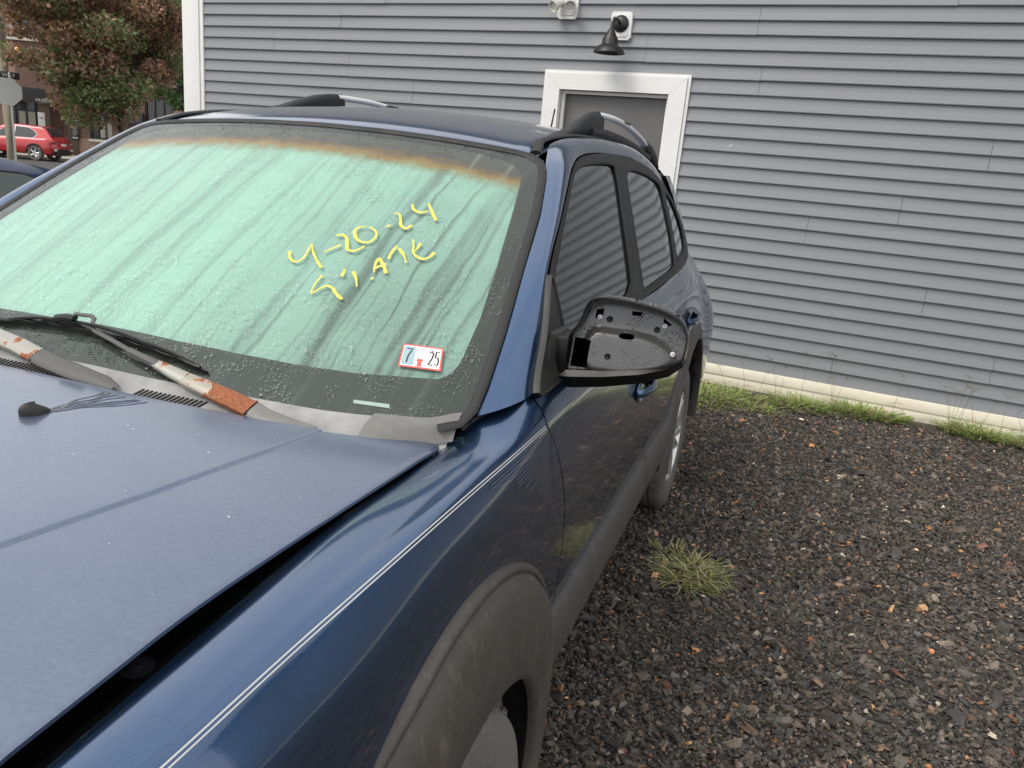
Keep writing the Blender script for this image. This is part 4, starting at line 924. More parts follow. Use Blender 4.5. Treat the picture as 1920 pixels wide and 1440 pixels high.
# ---- driver's mirror with its cover missing
def build_mirror():
    sail = smooth_poly([(.372, 1.106), (.395, 1.13), (.49, 1.205), (.585, 1.302), (.60, 1.305), (.605, 1.26), (.605, 1.125), (.56, 1.108)], 1)
    o = panel('mirror_sail', sail, [], lambda y, z: GH(y, z), .03, M['sail'], fdoor, .012, (1, 0, 0))
    q = resample(sail, .03); q.append(q[0]); m = MB(); m.tube([GH(a, b)+np.array([.008, 0, 0]) for a, b in q], [(.004, .009)]*len(q), 6, up=(1, 0, 0), cap=False); m.build('sail_edge', M['sail'], o)
    # outline of the shell, (x,z), front face at y=.70
    out = [(.812, 1.168), (.832, 1.198), (.843, 1.246), (.868, 1.260), (.91, 1.260), (.95, 1.257), (1.01, 1.248), (1.052, 1.231), (1.070, 1.196), (1.069, 1.160), (1.064, 1.132), (1.045, 1.115), (.985, 1.100), (.90, 1.088), (.835, 1.080), (.808, 1.076), (.806, 1.10), (.806, 1.14)]
    sm = smooth_poly(out, 2); cx, cz = .94, 1.165; n = len(sm)
    def ring(k, y, dx=0, dz=0): return [(cx+(x-cx)*k+dx, y+.10*(x-.85), cz+(z-cz)*k+dz) for x, z in sm]
    rows = [ring(.965, .735), ring(.972, .703), ring(.985, .698), ring(1.0, .702), ring(1.004, .715, 0, -.002), ring(.985, .76, 0, -.010), ring(.93, .81, 0, -.016), ring(.84, .845, 0, -.016), ring(.70, .858, 0, -.012), ring(.4, .862), ring(.02, .86)]
    P = np.array(rows); P = np.concatenate([P, P[:, :1]], 1); m = MB().grid(P); mir_ = m.build('door_mirror', M['housing'], SUV, sharp=45)
    # recessed plate with the lower bulge and openings
    def pf(x, z):
        x = np.asarray(x, float); z = np.asarray(z, float); u = (x-.94)/.098; w = (z-1.135)/.045
        d = np.sqrt(np.maximum(u, 0)**2*1.0+(np.minimum(u+.65, 0))**2*9+w**2); b = 1/(1+np.exp((d-1)/.07))
        return np.stack([x, .730+.10*(x-.85)-.016*b+.30*(z-1.15), z], -1)
    po = [(cx+(x-cx)*.965, cz+(z-cz)*.965) for x, z in sm]
    rect = lambda x0, x1, z0, z1: [(x0, z0), (x1, z0), (x1, z1), (x0, z1)]
    circ = lambda x, z, r: [(x+r*math.cos(a), z+r*math.sin(a)) for a in np.linspace(0, 2*math.pi, 15)[:-1]]
    holes = [rect(.818, .858, 1.092, 1.156), rect(.935, .957, 1.219, 1.228), [(.855, 1.203), (.855, 1.222), (.872, 1.226), (.872, 1.204)], [(1.008, 1.203), (1.006, 1.222), (1.028, 1.208)],
             smooth_poly(rect(.917, .952, 1.168, 1.180), 2), circ(.888, 1.204, .007), circ(.996, 1.194, .0065), circ(.901, 1.126, .0065)]
    pl = panel('mirror_plate', po, holes, pf, .0085, M['plate'], mir_, 0, (0, -1, 0))
    for x, z in ((.866, 1.207), (1.012, 1.205), (1.040, 1.148)):
        p = pf(x, z); m = MB(); m.lathe([(.0015, .004), (.0045, .004), (.005, .001), (.006, 0)], 10, T(x, float(p[1])-.002, z, rx=R(90))); m.build('screw', M['chrome'], mir_)
    for x, z in ((.888, 1.204), (.996, 1.194), (.901, 1.126)):
        p = pf(x, z); m = MB(); m.lathe([(0, .0), (.004, .001), (.0045, -.004), (.0075, -.004), (.0075, .001)], 12, T(x, float(p[1])-.001, z, rx=R(90))); m.build('boss', M['rubber'], mir_)
    # fold joint
    m = MB(); m.box(.758, .815, .686, .79, 1.062, 1.160, .008); arm = m.build('mirror_joint', M['housing'], mir_)
    m = MB(); m.box(.781, .791, .682, .6875, 1.105, 1.14, .001); m.build('joint_slot', M['dark'], arm); m = MB(); m.lathe([(0, .001), (.006, .001), (.006, -.003)], 12, T(.786, .686, 1.088, rx=R(90))); m.build('joint_screw', M['dark'], arm)
    m = MB(); P = []
    for k, (x, z0, z1, y) in enumerate([(.760, 1.040, 1.078, .690), (.83, 1.044, 1.088, .690), (.90, 1.056, 1.096, .697), (.98, 1.076, 1.110, .706), (1.04, 1.100, 1.128, .714), (1.066, 1.124, 1.144, .722)]):
        P.append([(x, y+.10, z1), (x, y, z1), (x, y-.008, (z0+z1)/2+.008), (x, y+.012, z0), (x, y+.12, z0-.002)])
    m.grid(np.array(P)); m.build('mirror_skirt', M['housing'], mir_, fix=False)
    seat = Matrix.Translation((.1252, -.0986, .1525)) @ Matrix.Scale(.9, 4)      # bring the drawn mirror to its real size and seat
    for o in [mir_]+list(mir_.children_recursive): o.data.transform(seat)
    m = MB(); P = []
    for x, y0, y1, z0, z1 in [(.790, .47, .605, 1.085, 1.205), (.826, .445, .60, 1.086, 1.203), (.834, .46, .60, 1.085, 1.198), (.836, .52, .61, 1.086, 1.195)]:
        P.append([(x, y0, z0), (x, y0-.004, z0+.3*(z1-z0)), (x, y0+.03, z0+.8*(z1-z0)), (x, y0+.06, z1), (x, y1, z1), (x, y1, z0), (x, y0, z0)])
    m.grid(np.array(P)); m.build('mirror_arm', M['sail'], mir_)
build_mirror()

# ---- cowl
rear = pch([0, .176, .296, .389, .513, .608, .686, .722, .745], [.046, .046, .053, .066, .087, .117, .172, .20, .215])
base = pch([0, .177, .418, .528, .631, .722, .752], [.100, .103, .125, .142, .168, .200, .222])
rows = []
for x in np.linspace(-.745, .745, 81):
    ax = abs(x); y0 = float(rear(ax))-.03; y1 = float(base(ax))+.012; z1 = float(zw(x, y1))+.001; z0 = float(zh(min(ax, .70), y0))-.016
    rows.append([(x, y0+(y1-y0)*t, z0+(z1-z0)*t**1.3-.004*math.sin(math.pi*t)) for t in np.linspace(0, 1, 8)])
cowl = grid_obj('cowl_panel', np.array(rows), M['cowl'], SUV)
def cowl_pt(x, t, off=.0):
    ax = abs(x); y0 = float(rear(ax))-.03; y1 = float(base(ax))+.012; z1 = float(zw(x, y1))+.001; z0 = float(zh(min(ax, .70), y0))-.016
    return Vector((x, y0+(y1-y0)*t, z0+(z1-z0)*t**1.3-.004*math.sin(math.pi*t)+off))
for x0, x1, n in ((.178, .318, 15), (-.20, .06, 26)):
    for k in range(n):
        x = x0+(x1-x0)*(k+.5)/n; dx = .010; m = MB(); m.tube([cowl_pt(x, .36, .001), cowl_pt(x+dx*.5, .52, .0012), cowl_pt(x+dx, .70, .001)], [(.0026, .0012)]*3, 6); m.build('vent_slot', M['dark'], cowl)
m = MB(); P = []
for t in np.linspace(0, 1, 10):
    x = .615+.14*t; c = cowl_pt(x, .2+.1*t, .006+.004*math.sin(7*t)); e = cowl_pt(x, 1.0, .005); P.append([tuple(c+(e-c)*q+Vector((0, 0, .006*math.sin(math.pi*q)))) for q in np.linspace(0, 1, 6)])
m.grid(np.array(P)); m.build('cowl_end_cap', M['cap'], cowl, fix=False)

# ---- wipers
def strap(m, pts, widths, th):
    """folded sheet-metal channel along pts lying on the glass"""
    n = len(pts); P = []
    for i in range(n):
        t = (Vector(pts[min(i+1, n-1)])-Vector(pts[max(i-1, 0)])).normalized(); up = Vector((0, -.52, .855)); s = t.cross(up).normalized(); u = s.cross(t).normalized(); p = Vector(pts[i]); w = widths[i]
        P.append([tuple(p+s*(-w)-u*th*1.6), tuple(p+s*(-w)), tuple(p+s*(-w*.75)+u*th*.5), tuple(p+u*th*.7), tuple(p+s*(w*.75)+u*th*.5), tuple(p+s*w), tuple(p+s*w-u*th*1.6)])
    m.grid(np.array(P)); return m
wd_ = empty('wiper', (0, 0, 0)); wd_.parent = SUV
def build_wipers():
    m = MB(); strap(m, [(.425, .086, 1.082), (.37, .094, 1.090), (.31, .102, 1.098), (.262, .110, 1.103)], [.0165, .0165, .015, .013], .006); m.build('wiper_arm', M['rust'], wd_, fix=False)
    m = MB(); strap(m, [(.266, .109, 1.1035), (.225, .116, 1.109), (.184, .123, 1.115)], [.0125, .011, .008], .005); m.build('arm_neck', M['rust_part'], wd_, fix=False)
    m = MB(); m.tube([(.19, .122, 1.114), (.125, .134, 1.122), (.112, .136, 1.124)], [(.008, .005), (.0065, .005), (.0075, .005)], 8, up=(0, -.5, .86)); m.tube([(.118, .135, 1.123), (.060, .146, 1.134), (.005, .158, 1.142), (-.012, .168, 1.150), (-.018, .180, 1.158), (-.03, .185, 1.162), (-.072, .184, 1.160)], [(.005, .003)]*7, 8, up=(0, -.5, .86)); m.build('arm_rod', M['cap_dark'], wd_)
    m = MB(); strap(m, [(.428, .0855, 1.081), (.455, .082, 1.074), (.50, .088, 1.068), (.545, .102, 1.064)], [.0175, .017, .013, .003], .006); m.build('pivot_cap', M['cap'], wd_, fix=False)
    m = MB(); m.tube([(.424, .103, 1.090), (.424, .070, 1.076)], .0022, 6); m.build('arm_hinge_pin', M['dark'], wd_)
    f = pch([-.27, -.108, .02, .158, .277], [(-.27, .166), (-.108, .176), (.02, .172), (.158, .163), (.279, .152)]); q = f(np.linspace(-.27, .277, 40))
    m = MB(); m.tube([wpt(x, y, .004) for x, y in q], [(.0025, .005)]*40, 6, up=(0, -.5, .86)); m.build('blade_rubber', M['rubber'], wd_)
    m = MB(); m.tube([wpt(x, y, .012+.0015*math.sin(x*90)) for x, y in q[1:-1]], [(.0042+.0014*math.sin(i*1.3), .0032) for i in range(38)], 8, up=(0, -.5, .86))
    for i0, i1, h in ((3, 17, .020), (22, 36, .019), (9, 31, .027)): m.tube([wpt(*(q[i]+np.array([0, .002])), .012+(h-.012)*math.sin(math.pi*(i-i0)/(i1-i0))) for i in range(i0, i1+1)], [(.0038, .0035)]*(i1-i0+1), 6, up=(0, -.5, .86))
    m.build('blade_frame', M['housing'], wd_)
    m = MB(); m.tube([wpt(-.10, .178, .026), wpt(-.075, .180, .030), wpt(-.05, .180, .030)], [(.009, .006)]*3, 8, up=(0, -.5, .86)); m.build('blade_clip', M['housing'], wd_)
    # second wiper, its arm running off towards the passenger side
    w2 = empty('wiper', (0, 0, 0)); w2.parent = SUV
    m = MB(); strap(m, [(-.060, .082, 1.099), (-.13, .098, 1.106), (-.20, .108, 1.112), (-.30, .122, 1.116), (-.38, .135, 1.118)], [.0165, .0165, .016, .013, .009], .006); m.build('wiper_arm', M['rust_part'], w2, fix=False)
    m = MB(); m.tube([(-.37, .134, 1.117), (-.48, .155, 1.122), (-.55, .180, 1.128)], [(.006, .0035)]*3, 8, up=(0, -.5, .86)); m.build('arm_rod', M['cap'], w2)
    m = MB(); strap(m, [(-.058, .0815, 1.098), (-.03, .076, 1.095), (.05, .066, 1.088), (.13, .058, 1.082), (.158, .054, 1.078)], [.0175, .018, .018, .015, .008], .007); m.build('pivot_cap', M['cap_dark'], w2, fix=False)
    m = MB(); m.tube([(-.059, .099, 1.106), (-.059, .066, 1.09)], .0022, 6); m.build('arm_hinge_pin', M['dark'], w2)
    q = [(x, .185+.03*abs(x+.5)**1.5) for x in np.linspace(-.72, -.31, 20)]
    m = MB(); m.tube([wpt(x, y, .004) for x, y in q], [(.0025, .005)]*20, 6, up=(0, -.5, .86)); m.tube([wpt(x, y, .012) for x, y in q], [(.004, .003)]*20, 6, up=(0, -.5, .86)); m.build('blade_frame', M['housing'], w2)
build_wipers()

# ---- inside of the car
m = MB(); P = []
for x in np.linspace(-.68, .68, 21):
    P.append([(x, .26+.02*x*x, 1.02), (x, .40, 1.04-.02*x*x), (x, .62, 1.045+.035*math.exp(-((x-.36)/.17)**2)), (x, .76, 1.02+.03*math.exp(-((x-.36)/.17)**2)), (x, .80, .95), (x, .78, .70)])
m.grid(np.array(P)); m.build('dashboard', M['interior'], SUV, fix=False)
m = MB(); P = []
for yb, sc_ in ((.42, .55), (.50, .92), (.58, 1.0), (.68, .98)): P.append([(.45+.20*sc_*math.cos(a), yb, 1.03+.135*sc_*math.sin(a)) for a in np.linspace(0, math.pi, 19)])
m.grid(np.array(P)); m.build('instrument_binnacle', simple('pale_binnacle', (.34, .34, .33), .7), SUV, fix=False)
m = MB(); c = Vector((.36, .93, 1.0)); ax = Matrix.Rotation(R(-62), 4, 'X'); m.grid(np.array([[tuple(Matrix.Translation(c) @ ax @ Vector(((.185+.015*math.cos(b))*math.cos(a), (.185+.015*math.cos(b))*math.sin(a), .015*math.sin(b)))) for b in np.linspace(0, 2*math.pi, 11)] for a in np.linspace(0, 2*math.pi, 41)]))
for an in (0, 3.14, 4.71): m.tube([Matrix.Translation(c) @ ax @ Vector((.04*math.cos(an), .04*math.sin(an), -.02)), Matrix.Translation(c) @ ax @ Vector((.18*math.cos(an), .18*math.sin(an), 0))], [(.02, .01)]*2, 8)
m.build('steering_wheel', M['interior_grey'], SUV)
for sx in (.37, -.37):
    m = MB(); m.box(sx-.25, sx+.25, 1.15, 1.70, .50, .68, .05); m.box(sx-.24, sx+.24, 1.62, 1.78, .62, 1.22, .06, T(0, 0, 0)); m.box(sx-.13, sx+.13, 1.70, 1.80, 1.26, 1.42, .04); m.build('front_seat', M['interior_grey'], SUV)
m = MB(); m.box(-.62, .62, 2.45, 2.62, .55, 1.22, .05); m.build('rear_seat', M['interior_grey'], SUV)
m = MB(); m.box(-.78, .78, .30, 3.35, .30, .40); m.build('floor_pan', M['interior'], SUV, smooth=False)
P = np.array([[(x, y, float(roof_z(np.array(x), np.array(y)))-.045) for x in np.linspace(-.56, .56, 15)] for y in np.linspace(1.08, 3.1, 20)]); grid_obj('headliner', P, M['interior_grey'], SUV)

# ================================================================== GREY BUILDING (local x along the wall, local y into the building)
WR = R(-5.074); wn = (-math.sin(WR), math.cos(WR))
BLD = empty('sided_building', (wn[0]*5.255, wn[1]*5.255, 0), WR, label='building with grey lap siding, white corner board and cream stained baseboard', cat='building')
PITCH = .0990; TOPZ = 2.733; U0, U1 = -4.895, 9.0; HTOP = 4.6
def build_siding():
    row_seams = {0: [-3.285, .29], 1: [-4.03, -.503, 4.0], 2: [-3.188, .362], 3: [-2.514, 2.6], 4: [-2.02, 1.887], 5: [-1.9, 3.1], 6: [1.43, 4.6], 7: [.854, 4.1], 8: [2.9], 9: [1.7, 5], 10: [3.4], 11: [2.2], 12: [1.2, 4.4]}
    nrow_up = 9
    for r, laps, zt in [(r, (0, 1), TOPZ-r*2*PITCH) for r in range(-nrow_up, 13) if r != 2]+[(2, (0,), TOPZ-4*PITCH), (2, (1,), TOPZ-4*PITCH)]:
        seams = row_seams.get(r, [random.uniform(-4, -1), random.uniform(.2, 3.5)]); xs = [U0]+sorted(seams)+[U1]
        for a, b in zip(xs[:-1], xs[1:]):
            segs = [(a, b)]
            if zt-2*PITCH < 2.225 and zt > .2 and 1 in laps:     # opening of the door
                segs = [s for q in segs for s in ([q] if q[1] <= -1.26 or q[0] >= -.16 else [(q[0], -1.262), (-.157, q[1])]) if s[1]-s[0] > .02]
            for q0, q1 in segs:
                if q0 > -1.262 and q1 < -.157: continue
                V = []; F = []
                lapx = .012 if q1 == b and b != U1 else 0
                q0_, q1_ = q0+.0015, q1-.0008
                for kk, k in enumerate(laps):
                    z1 = zt-k*PITCH; z0 = z1-PITCH; pr = [(.008, z1+.004), (.002, z1-.002), (-.005, z1-PITCH*.5), (-.0155, z0+.007), (-.0170, z0+.002), (-.0155, z0-.0035), (-.001, z0-.0045), (.012, z0-.002)]
                    nc = max(2, int((q1_-q0_)/.45)+1); xx = np.linspace(q0_, q1_, nc); wz = np.cumsum(RNG.normal(0, .0006, nc)); wz -= wz.mean(); wyv = RNG.normal(0, .0007, nc)
                    for i, (y, z) in enumerate(pr): V += [(xx[c_], y+wyv[c_], z+wz[c_]) for c_ in range(nc)]
                    o = kk*nc*len(pr); F += [(o+nc*i+c_, o+nc*i+c_+1, o+nc*(i+1)+c_+1, o+nc*(i+1)+c_) for i in range(len(pr)-1) for c_ in range(nc-1)]
                mesh_obj('siding_panel', V, F, M['siding'], BLD, False)
build_siding()
def bbox(name, x0, x1, y0, y1, z0, z1, mat, bev=.003, par=BLD): m = MB(); m.box(x0, x1, y0, y1, z0, z1, bev); return m.build(name, mat, par)
bbox('wall_core', -5.12, -1.16, .012, .30, .05, HTOP, M['door'], 0); bbox('wall_core', -.268, 9.0, .012, .30, .05, HTOP, M['door'], 0); bbox('wall_core', -1.16, -.268, .012, .30, 2.12, HTOP, M['door'], 0)
bbox('side_wall', -5.12, -4.9, .30, 9, .0, HTOP, M['siding'], 0); bbox('side_wall', 8.8, 9.0, .30, 9, 0, HTOP, M['siding'], 0); bbox('back_wall', -4.9, 8.8, 8.8, 9, 0, HTOP, M['siding'], 0)
m = MB(); m.add([(-5.45, -.35, HTOP-.02), (9.3, -.35, HTOP-.02), (9.3, 4.5, 6.6), (-5.45, 4.5, 6.6), (-5.45, 9.35, HTOP-.02), (9.3, 9.35, HTOP-.02)], [(0, 1, 2, 3), (3, 2, 5, 4)]); m.build('roof', simple('roof_shingle', (.06, .058, .056), .9), BLD, smooth=False)
bbox('fascia', -5.45, 9.3, -.37, -.345, HTOP-.2, HTOP-.0, M['trim']); bbox('soffit', -5.44, 9.28, -.34, -.012, HTOP-.06, HTOP-.04, M['trim'])
cb = bbox('corner_board', -5.140, -4.930, -.032, .06, 0.02, HTOP-.07, M['trim'], .004); bbox('corner_channel', -4.928, -4.885, -.020, .02, .16, HTOP-.07, M['trim'], .004, cb)
bbox('baseboard', -5.12, 9.0, -.030, .02, .082, .158, M['base'], .003); bbox('baseboard', -5.12, 9.0, -.022, .02, .002, .080, M['base'], .002)
# door
dr = bbox('door', -1.165, -.262, .055, .09, .10, 2.118, M['door'], .002)
for nm, poly in (('door_casing', [(-1.268, .15), (-1.152, .15), (-1.152, 2.113), (-1.268, 2.231)]), ('door_casing', [(-.277, .15), (-.151, .15), (-.151, 2.231), (-.277, 2.113)]), ('door_casing', [(-1.2672, 2.2318), (-1.1515, 2.1141), (-.2776, 2.1141), (-.1518, 2.2318)])):
    m = MB(); m.prism(poly, .055, T(0, -.040, 0)); o = m.build(nm, M['trim'], dr, sharp=20)
m = MB(); m.prism([(-1.292, .15), (-1.270, .15), (-1.270, 2.234), (-.149, 2.234), (-.149, .15), (-.127, .15), (-.127, 2.256), (-1.292, 2.256)], .03, T(0, -.026, 0)); m.build('casing_channel', M['trim'], dr, sharp=20)
bbox('door_stop', -1.151, -1.125, .02, .054, .15, 2.10, M['trim'], .002, dr); bbox('door_stop', -.302, -.278, .02, .054, .15, 2.10, M['trim'], .002, dr); bbox('door_stop', -1.151, -.278, .018, .054, 2.088, 2.112, M['trim'], .002, dr)
bbox('door_step', -1.35, -.08, -.5, -.035, .0, .12, M['concrete'], .01)
m = MB(); m.lathe([(0, .06), (.02, .06), (.028, .045), (.02, .03), (.012, .02), (.03, .0)], 16, T(-.345, .055, 1.02, rx=R(90))); m.build('door_knob', M['chrome'], dr)
m = MB(); rr = [(0, 0), (.010, .004), (.014, .014), (.020, .018), (.024, .026), (.016, .024), (.010, .016), (.003, .010)]
m.add([(.215+a, -.0092, 1.772+b) for a, b in rr], [tuple(range(len(rr)))]); m.build('paint_splash', M['dust_white'], BLD, smooth=False, fix=False)

def on_wall(u, n, z):
    c, s = math.cos(WR), math.sin(WR); return (wn[0]*5.255+u*c-n*s, wn[1]*5.255+u*s+n*c, z)
def octbox(m, cx, cz, w, h, y0, y1, ch):
    p = [(cx-w+ch, cz-h), (cx+w-ch, cz-h), (cx+w, cz-h+ch), (cx+w, cz+h-ch), (cx+w-ch, cz+h), (cx-w+ch, cz+h), (cx-w, cz+h-ch), (cx-w, cz-h+ch)]; m.prism(p, y1-y0, T(0, y0, 0))
L1 = empty('barn_lamp', on_wall(-.709, 0, 2.578), WR, 'black gooseneck barn lamp on a white mounting block above the door', 'lamp')
m = MB(); octbox(m, 0, 0, .082, .099, -.034, .0, .018); m.build('mounting_block', M['trim'], L1, sharp=20); m = MB(); octbox(m, 0, 0, .058, .076, -.040, -.0345, .012); m.build('block_face', M['trim'], L1, sharp=20)
m = MB(); m.lathe([(0, .030), (.035, .026), (.056, .012), (.062, .0)], 28, T(0, -.041, .012, rx=R(90))); m.build('canopy', M['lamp_black'], L1)
m = MB(); m.tube([(0, -.06, .012), (-.004, -.115, .03), (-.01, -.165, .028), (-.014, -.19, -.005), (-.014, -.195, -.05)], .012, 10); m.build('gooseneck', M['lamp_black'], L1)
m = MB(); m.lathe([(.014, .0), (.028, -.022), (.046, -.055), (.058, -.075), (.060, -.108), (.062, -.112), (.085, -.125), (.108, -.150), (.118, -.170), (.113, -.170), (.08, -.128), (.05, -.11)], 32, T(-.014, -.195, -.045)); m.build('shade', M['lamp_black'], L1)
m = MB(); m.lathe([(0, -.155), (.018, -.15), (.026, -.13), (.016, -.10), (.013, -.08)], 16, T(-.014, -.195, -.045)); m.build('bulb', M['lamp_white'], L1)
L2 = empty('flood_lamp', on_wall(-1.150, 0, 2.72), WR, 'white flood lamp on a white mounting block higher than the barn lamp', 'lamp')
m = MB(); octbox(m, 0, 0, .082, .099, -.034, .0, .018); m.build('mounting_block', M['trim'], L2, sharp=20); m = MB(); octbox(m, 0, 0, .056, .072, -.040, -.0345, .010); m.build('block_face', M['trim'], L2, sharp=20)
for dx, rz in ((-.035, -25), (.03, 20)):
    Mx = T(dx, -.05, .02) @ T(rx=R(118), rz=R(rz)); m = MB(); m.lathe([(0, -.01), (.02, -.008), (.026, .02), (.030, .06), (.042, .10), (.044, .115), (.038, .115), (.034, .10), (0, .098)], 24, Mx); hd = m.build('lamp_head', M['lamp_white'], L2)
m = MB(); m.lathe([(0, .03), (.03, .028), (.04, .01), (.042, 0)], 20, T(0, -.041, .03, rx=R(90))); m.build('junction_cover', M['lamp_white'], L2)

# ================================================================== other cars
def generic_car(name, label, paint, loc, rz, hatch, wheel_r=.36, L=4.55, W=1.86, H=1.66):
    """x across, y rearwards, origin on the ground at the front axle"""
    root = empty(name, loc, rz, label, 'car'); hw = W/2; fy = -.9; ry = L-.9; wb = L-1.85
    belt = 1.02 if hatch else .92
    # lower body
    ys = np.linspace(fy, ry, 46); top = pch([fy, fy+.25, .5, 1.0, wb, ry-.25, ry], [.72, .88, belt-.04, belt, belt+.05, belt+.06 if hatch else belt-.0, belt+.02 if hatch else belt-.08]); rows = []
    for y in ys:
        e = min((y-fy)/.55, (ry-y)/.45, 1); w = hw*(1-.30*(1-max(e, 0))**2.2); t = float(top(y)); lowz = .30
        rows.append([(-w*.80, y, lowz), (-w*.965, y, .36), (-w*1.0, y, .55), (-w*.985, y, .75), (-w*.955, y, t-.10), (-w*.90, y, t-.02), (-w*.80, y, t), (0, y, t+.03), (w*.80, y, t), (w*.90, y, t-.02), (w*.955, y, t-.10), (w*.985, y, .75), (w, y, .55), (w*.965, y, .36), (w*.80, y, lowz)])
    m = MB().grid(np.array(rows)); V = np.array(m.V); F = []
    for f in m.F:
        c = V[list(f)].mean(0)
        if abs(c[0]) > hw*.7 and (math.hypot(c[1], c[2]-wheel_r) < wheel_r+.05 or math.hypot(c[1]-wb, c[2]-wheel_r) < wheel_r+.05): continue
        F.append(f)
    b0 = len(m.V)-15; F += [tuple(range(15)), tuple(range(b0, b0+15))[::-1]]
    body = mesh_obj('body', m.V, F, paint, root, True); shade_sharp(body, 45)
    # greenhouse
    if hatch: prof = [(.30, belt), (1.05, H-.10), (1.35, H-.03), (2.0, H), (2.6, H-.03), (3.05, H-.09), (ry-.12, belt+.04)]
    else: prof = [(.30, belt), (1.10, H-.08), (1.45, H-.02), (1.8, H), (2.2, H-.04), (2.45, H-.10), (3.15, belt+.02)]
    g = pch([p[0] for p in prof], [p[1] for p in prof]); gy = np.linspace(prof[0][0], prof[-1][0], 44); rows = []
    def gpt(y, v, sg):
        z1 = float(g(y)); zb = belt-.02; z = zb+(z1-zb)*v; wx = (hw*.90)-(z-zb)*.42-.02*max(0, y-2.4)**2; return (sg*wx, y, z)
    for y in gy:
        l = [gpt(y, v, -1) for v in np.linspace(0, 1, 8)]; r = [gpt(y, v, 1) for v in np.linspace(1, 0, 8)]; z1 = float(g(y)); xm = r[0][0]
        mid = [(xm*q, y, z1+.03*(1-q*q)) for q in np.linspace(-.85, .85, 9)]; rows.append(l+mid+r)
    gh = grid_obj('roof', np.array(rows), paint, body)
    # side glass
    def side_glass(nm, pts, sg):
        P2 = [np.array(gpt(y, v, sg))+np.array([sg*.006, 0, 0]) for y, v in pts]; m = MB(); m.add(P2, [tuple(range(len(P2)))]); m.build(nm, M['window_dark'] if hatch else M['sedan_glass'], body, smooth=False, fix=False)
        c = sum(P2)/len(P2); P3 = [c+(p-c)*1.05-np.array([sg*.0025, 0, 0]) for p in P2]; m = MB(); m.add(P3, [tuple(range(len(P3)))]); m.build('window_trim', M['chrome'] if hatch else M['rubber'], body, smooth=False, fix=False)
    for sg in (1, -1):
        if hatch: side_glass('front_window', [(.62, .12), (1.15, .78), (1.62, .86), (1.66, .10)], sg); side_glass('rear_window', [(1.72, .10), (1.70, .87), (2.35, .84), (2.62, .66), (2.78, .40), (2.60, .12)], sg)
        else: side_glass('front_window', [(.62, .12), (1.15, .76), (1.62, .84), (1.66, .08)], sg); side_glass('rear_window', [(1.72, .08), (1.70, .90), (2.15, .88), (2.42, .82), (2.75, .70), (2.85, .3), (2.75, .08)], sg)
    # windscreen and rear screen
    for nm, a, b, k in (('windscreen', .36, 1.02, .80), ('rear_screen', prof[-2][0]+.03, prof[-1][0]-.10, .78)):
        P = []
        for y in np.linspace(a, b, 6):
            z = float(g(y))+.012; xm = gpt(y, 1, 1)[0]*k*1.1; P.append([(xm*q, y, z+.03*(1-q*q)) for q in np.linspace(-1, 1, 9)])
        n = (np.array([0, -1, 1.]) if nm == 'windscreen' else np.array([0, 1, 1.]))*.006; grid_obj(nm, np.array(P)+n, M['window_dark'], body)
    # lamps, bumper, plate
    m = MB(); rows = []
    for z, d in ((.62, .0), (.55, .03), (.40, .035), (.30, .0)): rows.append([(hw*.93*math.sin(a)/math.sin(1.15), ry+.015+d-.17*(1-math.cos(a)), z) for a in np.linspace(-1.15, 1.15, 17)])
    m.grid(np.array(rows)); m.build('rear_bumper', M['rubber'] if hatch else paint, root, fix=False)
    for sg in (1, -1):
        m = MB(); m.box(sg*.66-.20, sg*.66+.20, ry-.16, ry+.01, .86, .97, .03); m.build('tail_lamp', M['tail'], root)
        m = MB(); m.box(sg*.62-.16, sg*.62+.16, fy-.005, fy+.2, .66, .78, .03); m.build('headlamp', M['plate_white'], root)
        if hatch: m = MB(); m.box(sg*.72-.10, sg*.72+.10, ry-.02, ry+.035, .52, .60, .01); m.build('reflector', M['sign_grey'], root)
    m = MB(); m.box(-.24, .24, ry+.002, ry+.022, .76, .88, .004); m.build('licence_plate', M['plate_white'], root)
    for x in (-1, 1):
        for y in (0, wb):
            w = empty('wheel', (x*(hw-.13), y, wheel_r)); w.parent = root
            pr = [(.22, -.11), (.25, -.12), (wheel_r-.03, -.115), (wheel_r, -.09), (wheel_r, .09), (wheel_r-.03, .115), (.25, .12), (.22, .11)]
            m = MB(); m.lathe(pr, 40, T(ry=R(90))); m.build('tyre', M['tyre'], w)
            m = MB()
            for q in range(5): a = q*1.2566; m.tube([(x*.10, .03*math.cos(a), .03*math.sin(a)), (x*.115, .22*math.cos(a), .22*math.sin(a))], [(.04, .015), (.05, .012)], 8, up=(1, 0, 0))
            m.lathe([(.245, -.05), (.24, .0), (.245, .05)], 32, T(ry=R(90))); m.build('rim', M['alloy'], w)
            if hatch:
                m = MB(); m.grid(np.array([[(x*(.135), r*math.cos(a), r*math.sin(a)) for r in (wheel_r+.02, wheel_r+.10)] for a in np.linspace(R(-5), R(185), 24)])); o = m.build('arch_trim', M['rubber'], root, fix=False); o.location = (x*(hw-.13), y, wheel_r)
    return root
# red suv across the road: its rear wheel stands on the asphalt, tail towards the corner
rz_red = math.atan2(ST[1], ST[0])-R(90)
rw = Vector((-34.75, 29.17, -.40)); off = Matrix.Rotation(rz_red, 3, 'Z') @ Vector((.80, 4.55-1.85, 0))
generic_car('parked_suv', 'bright red suv parked across the road outside the brick shops', M['red_paint'], rw-off, rz_red, True)
generic_car('parked_sedan', 'navy sedan parked alongside the passenger side of the blue suv', M['navy_paint'], (-2.62, -.50, 0), 0, False, wheel_r=.32, L=4.5, W=1.76, H=1.375)

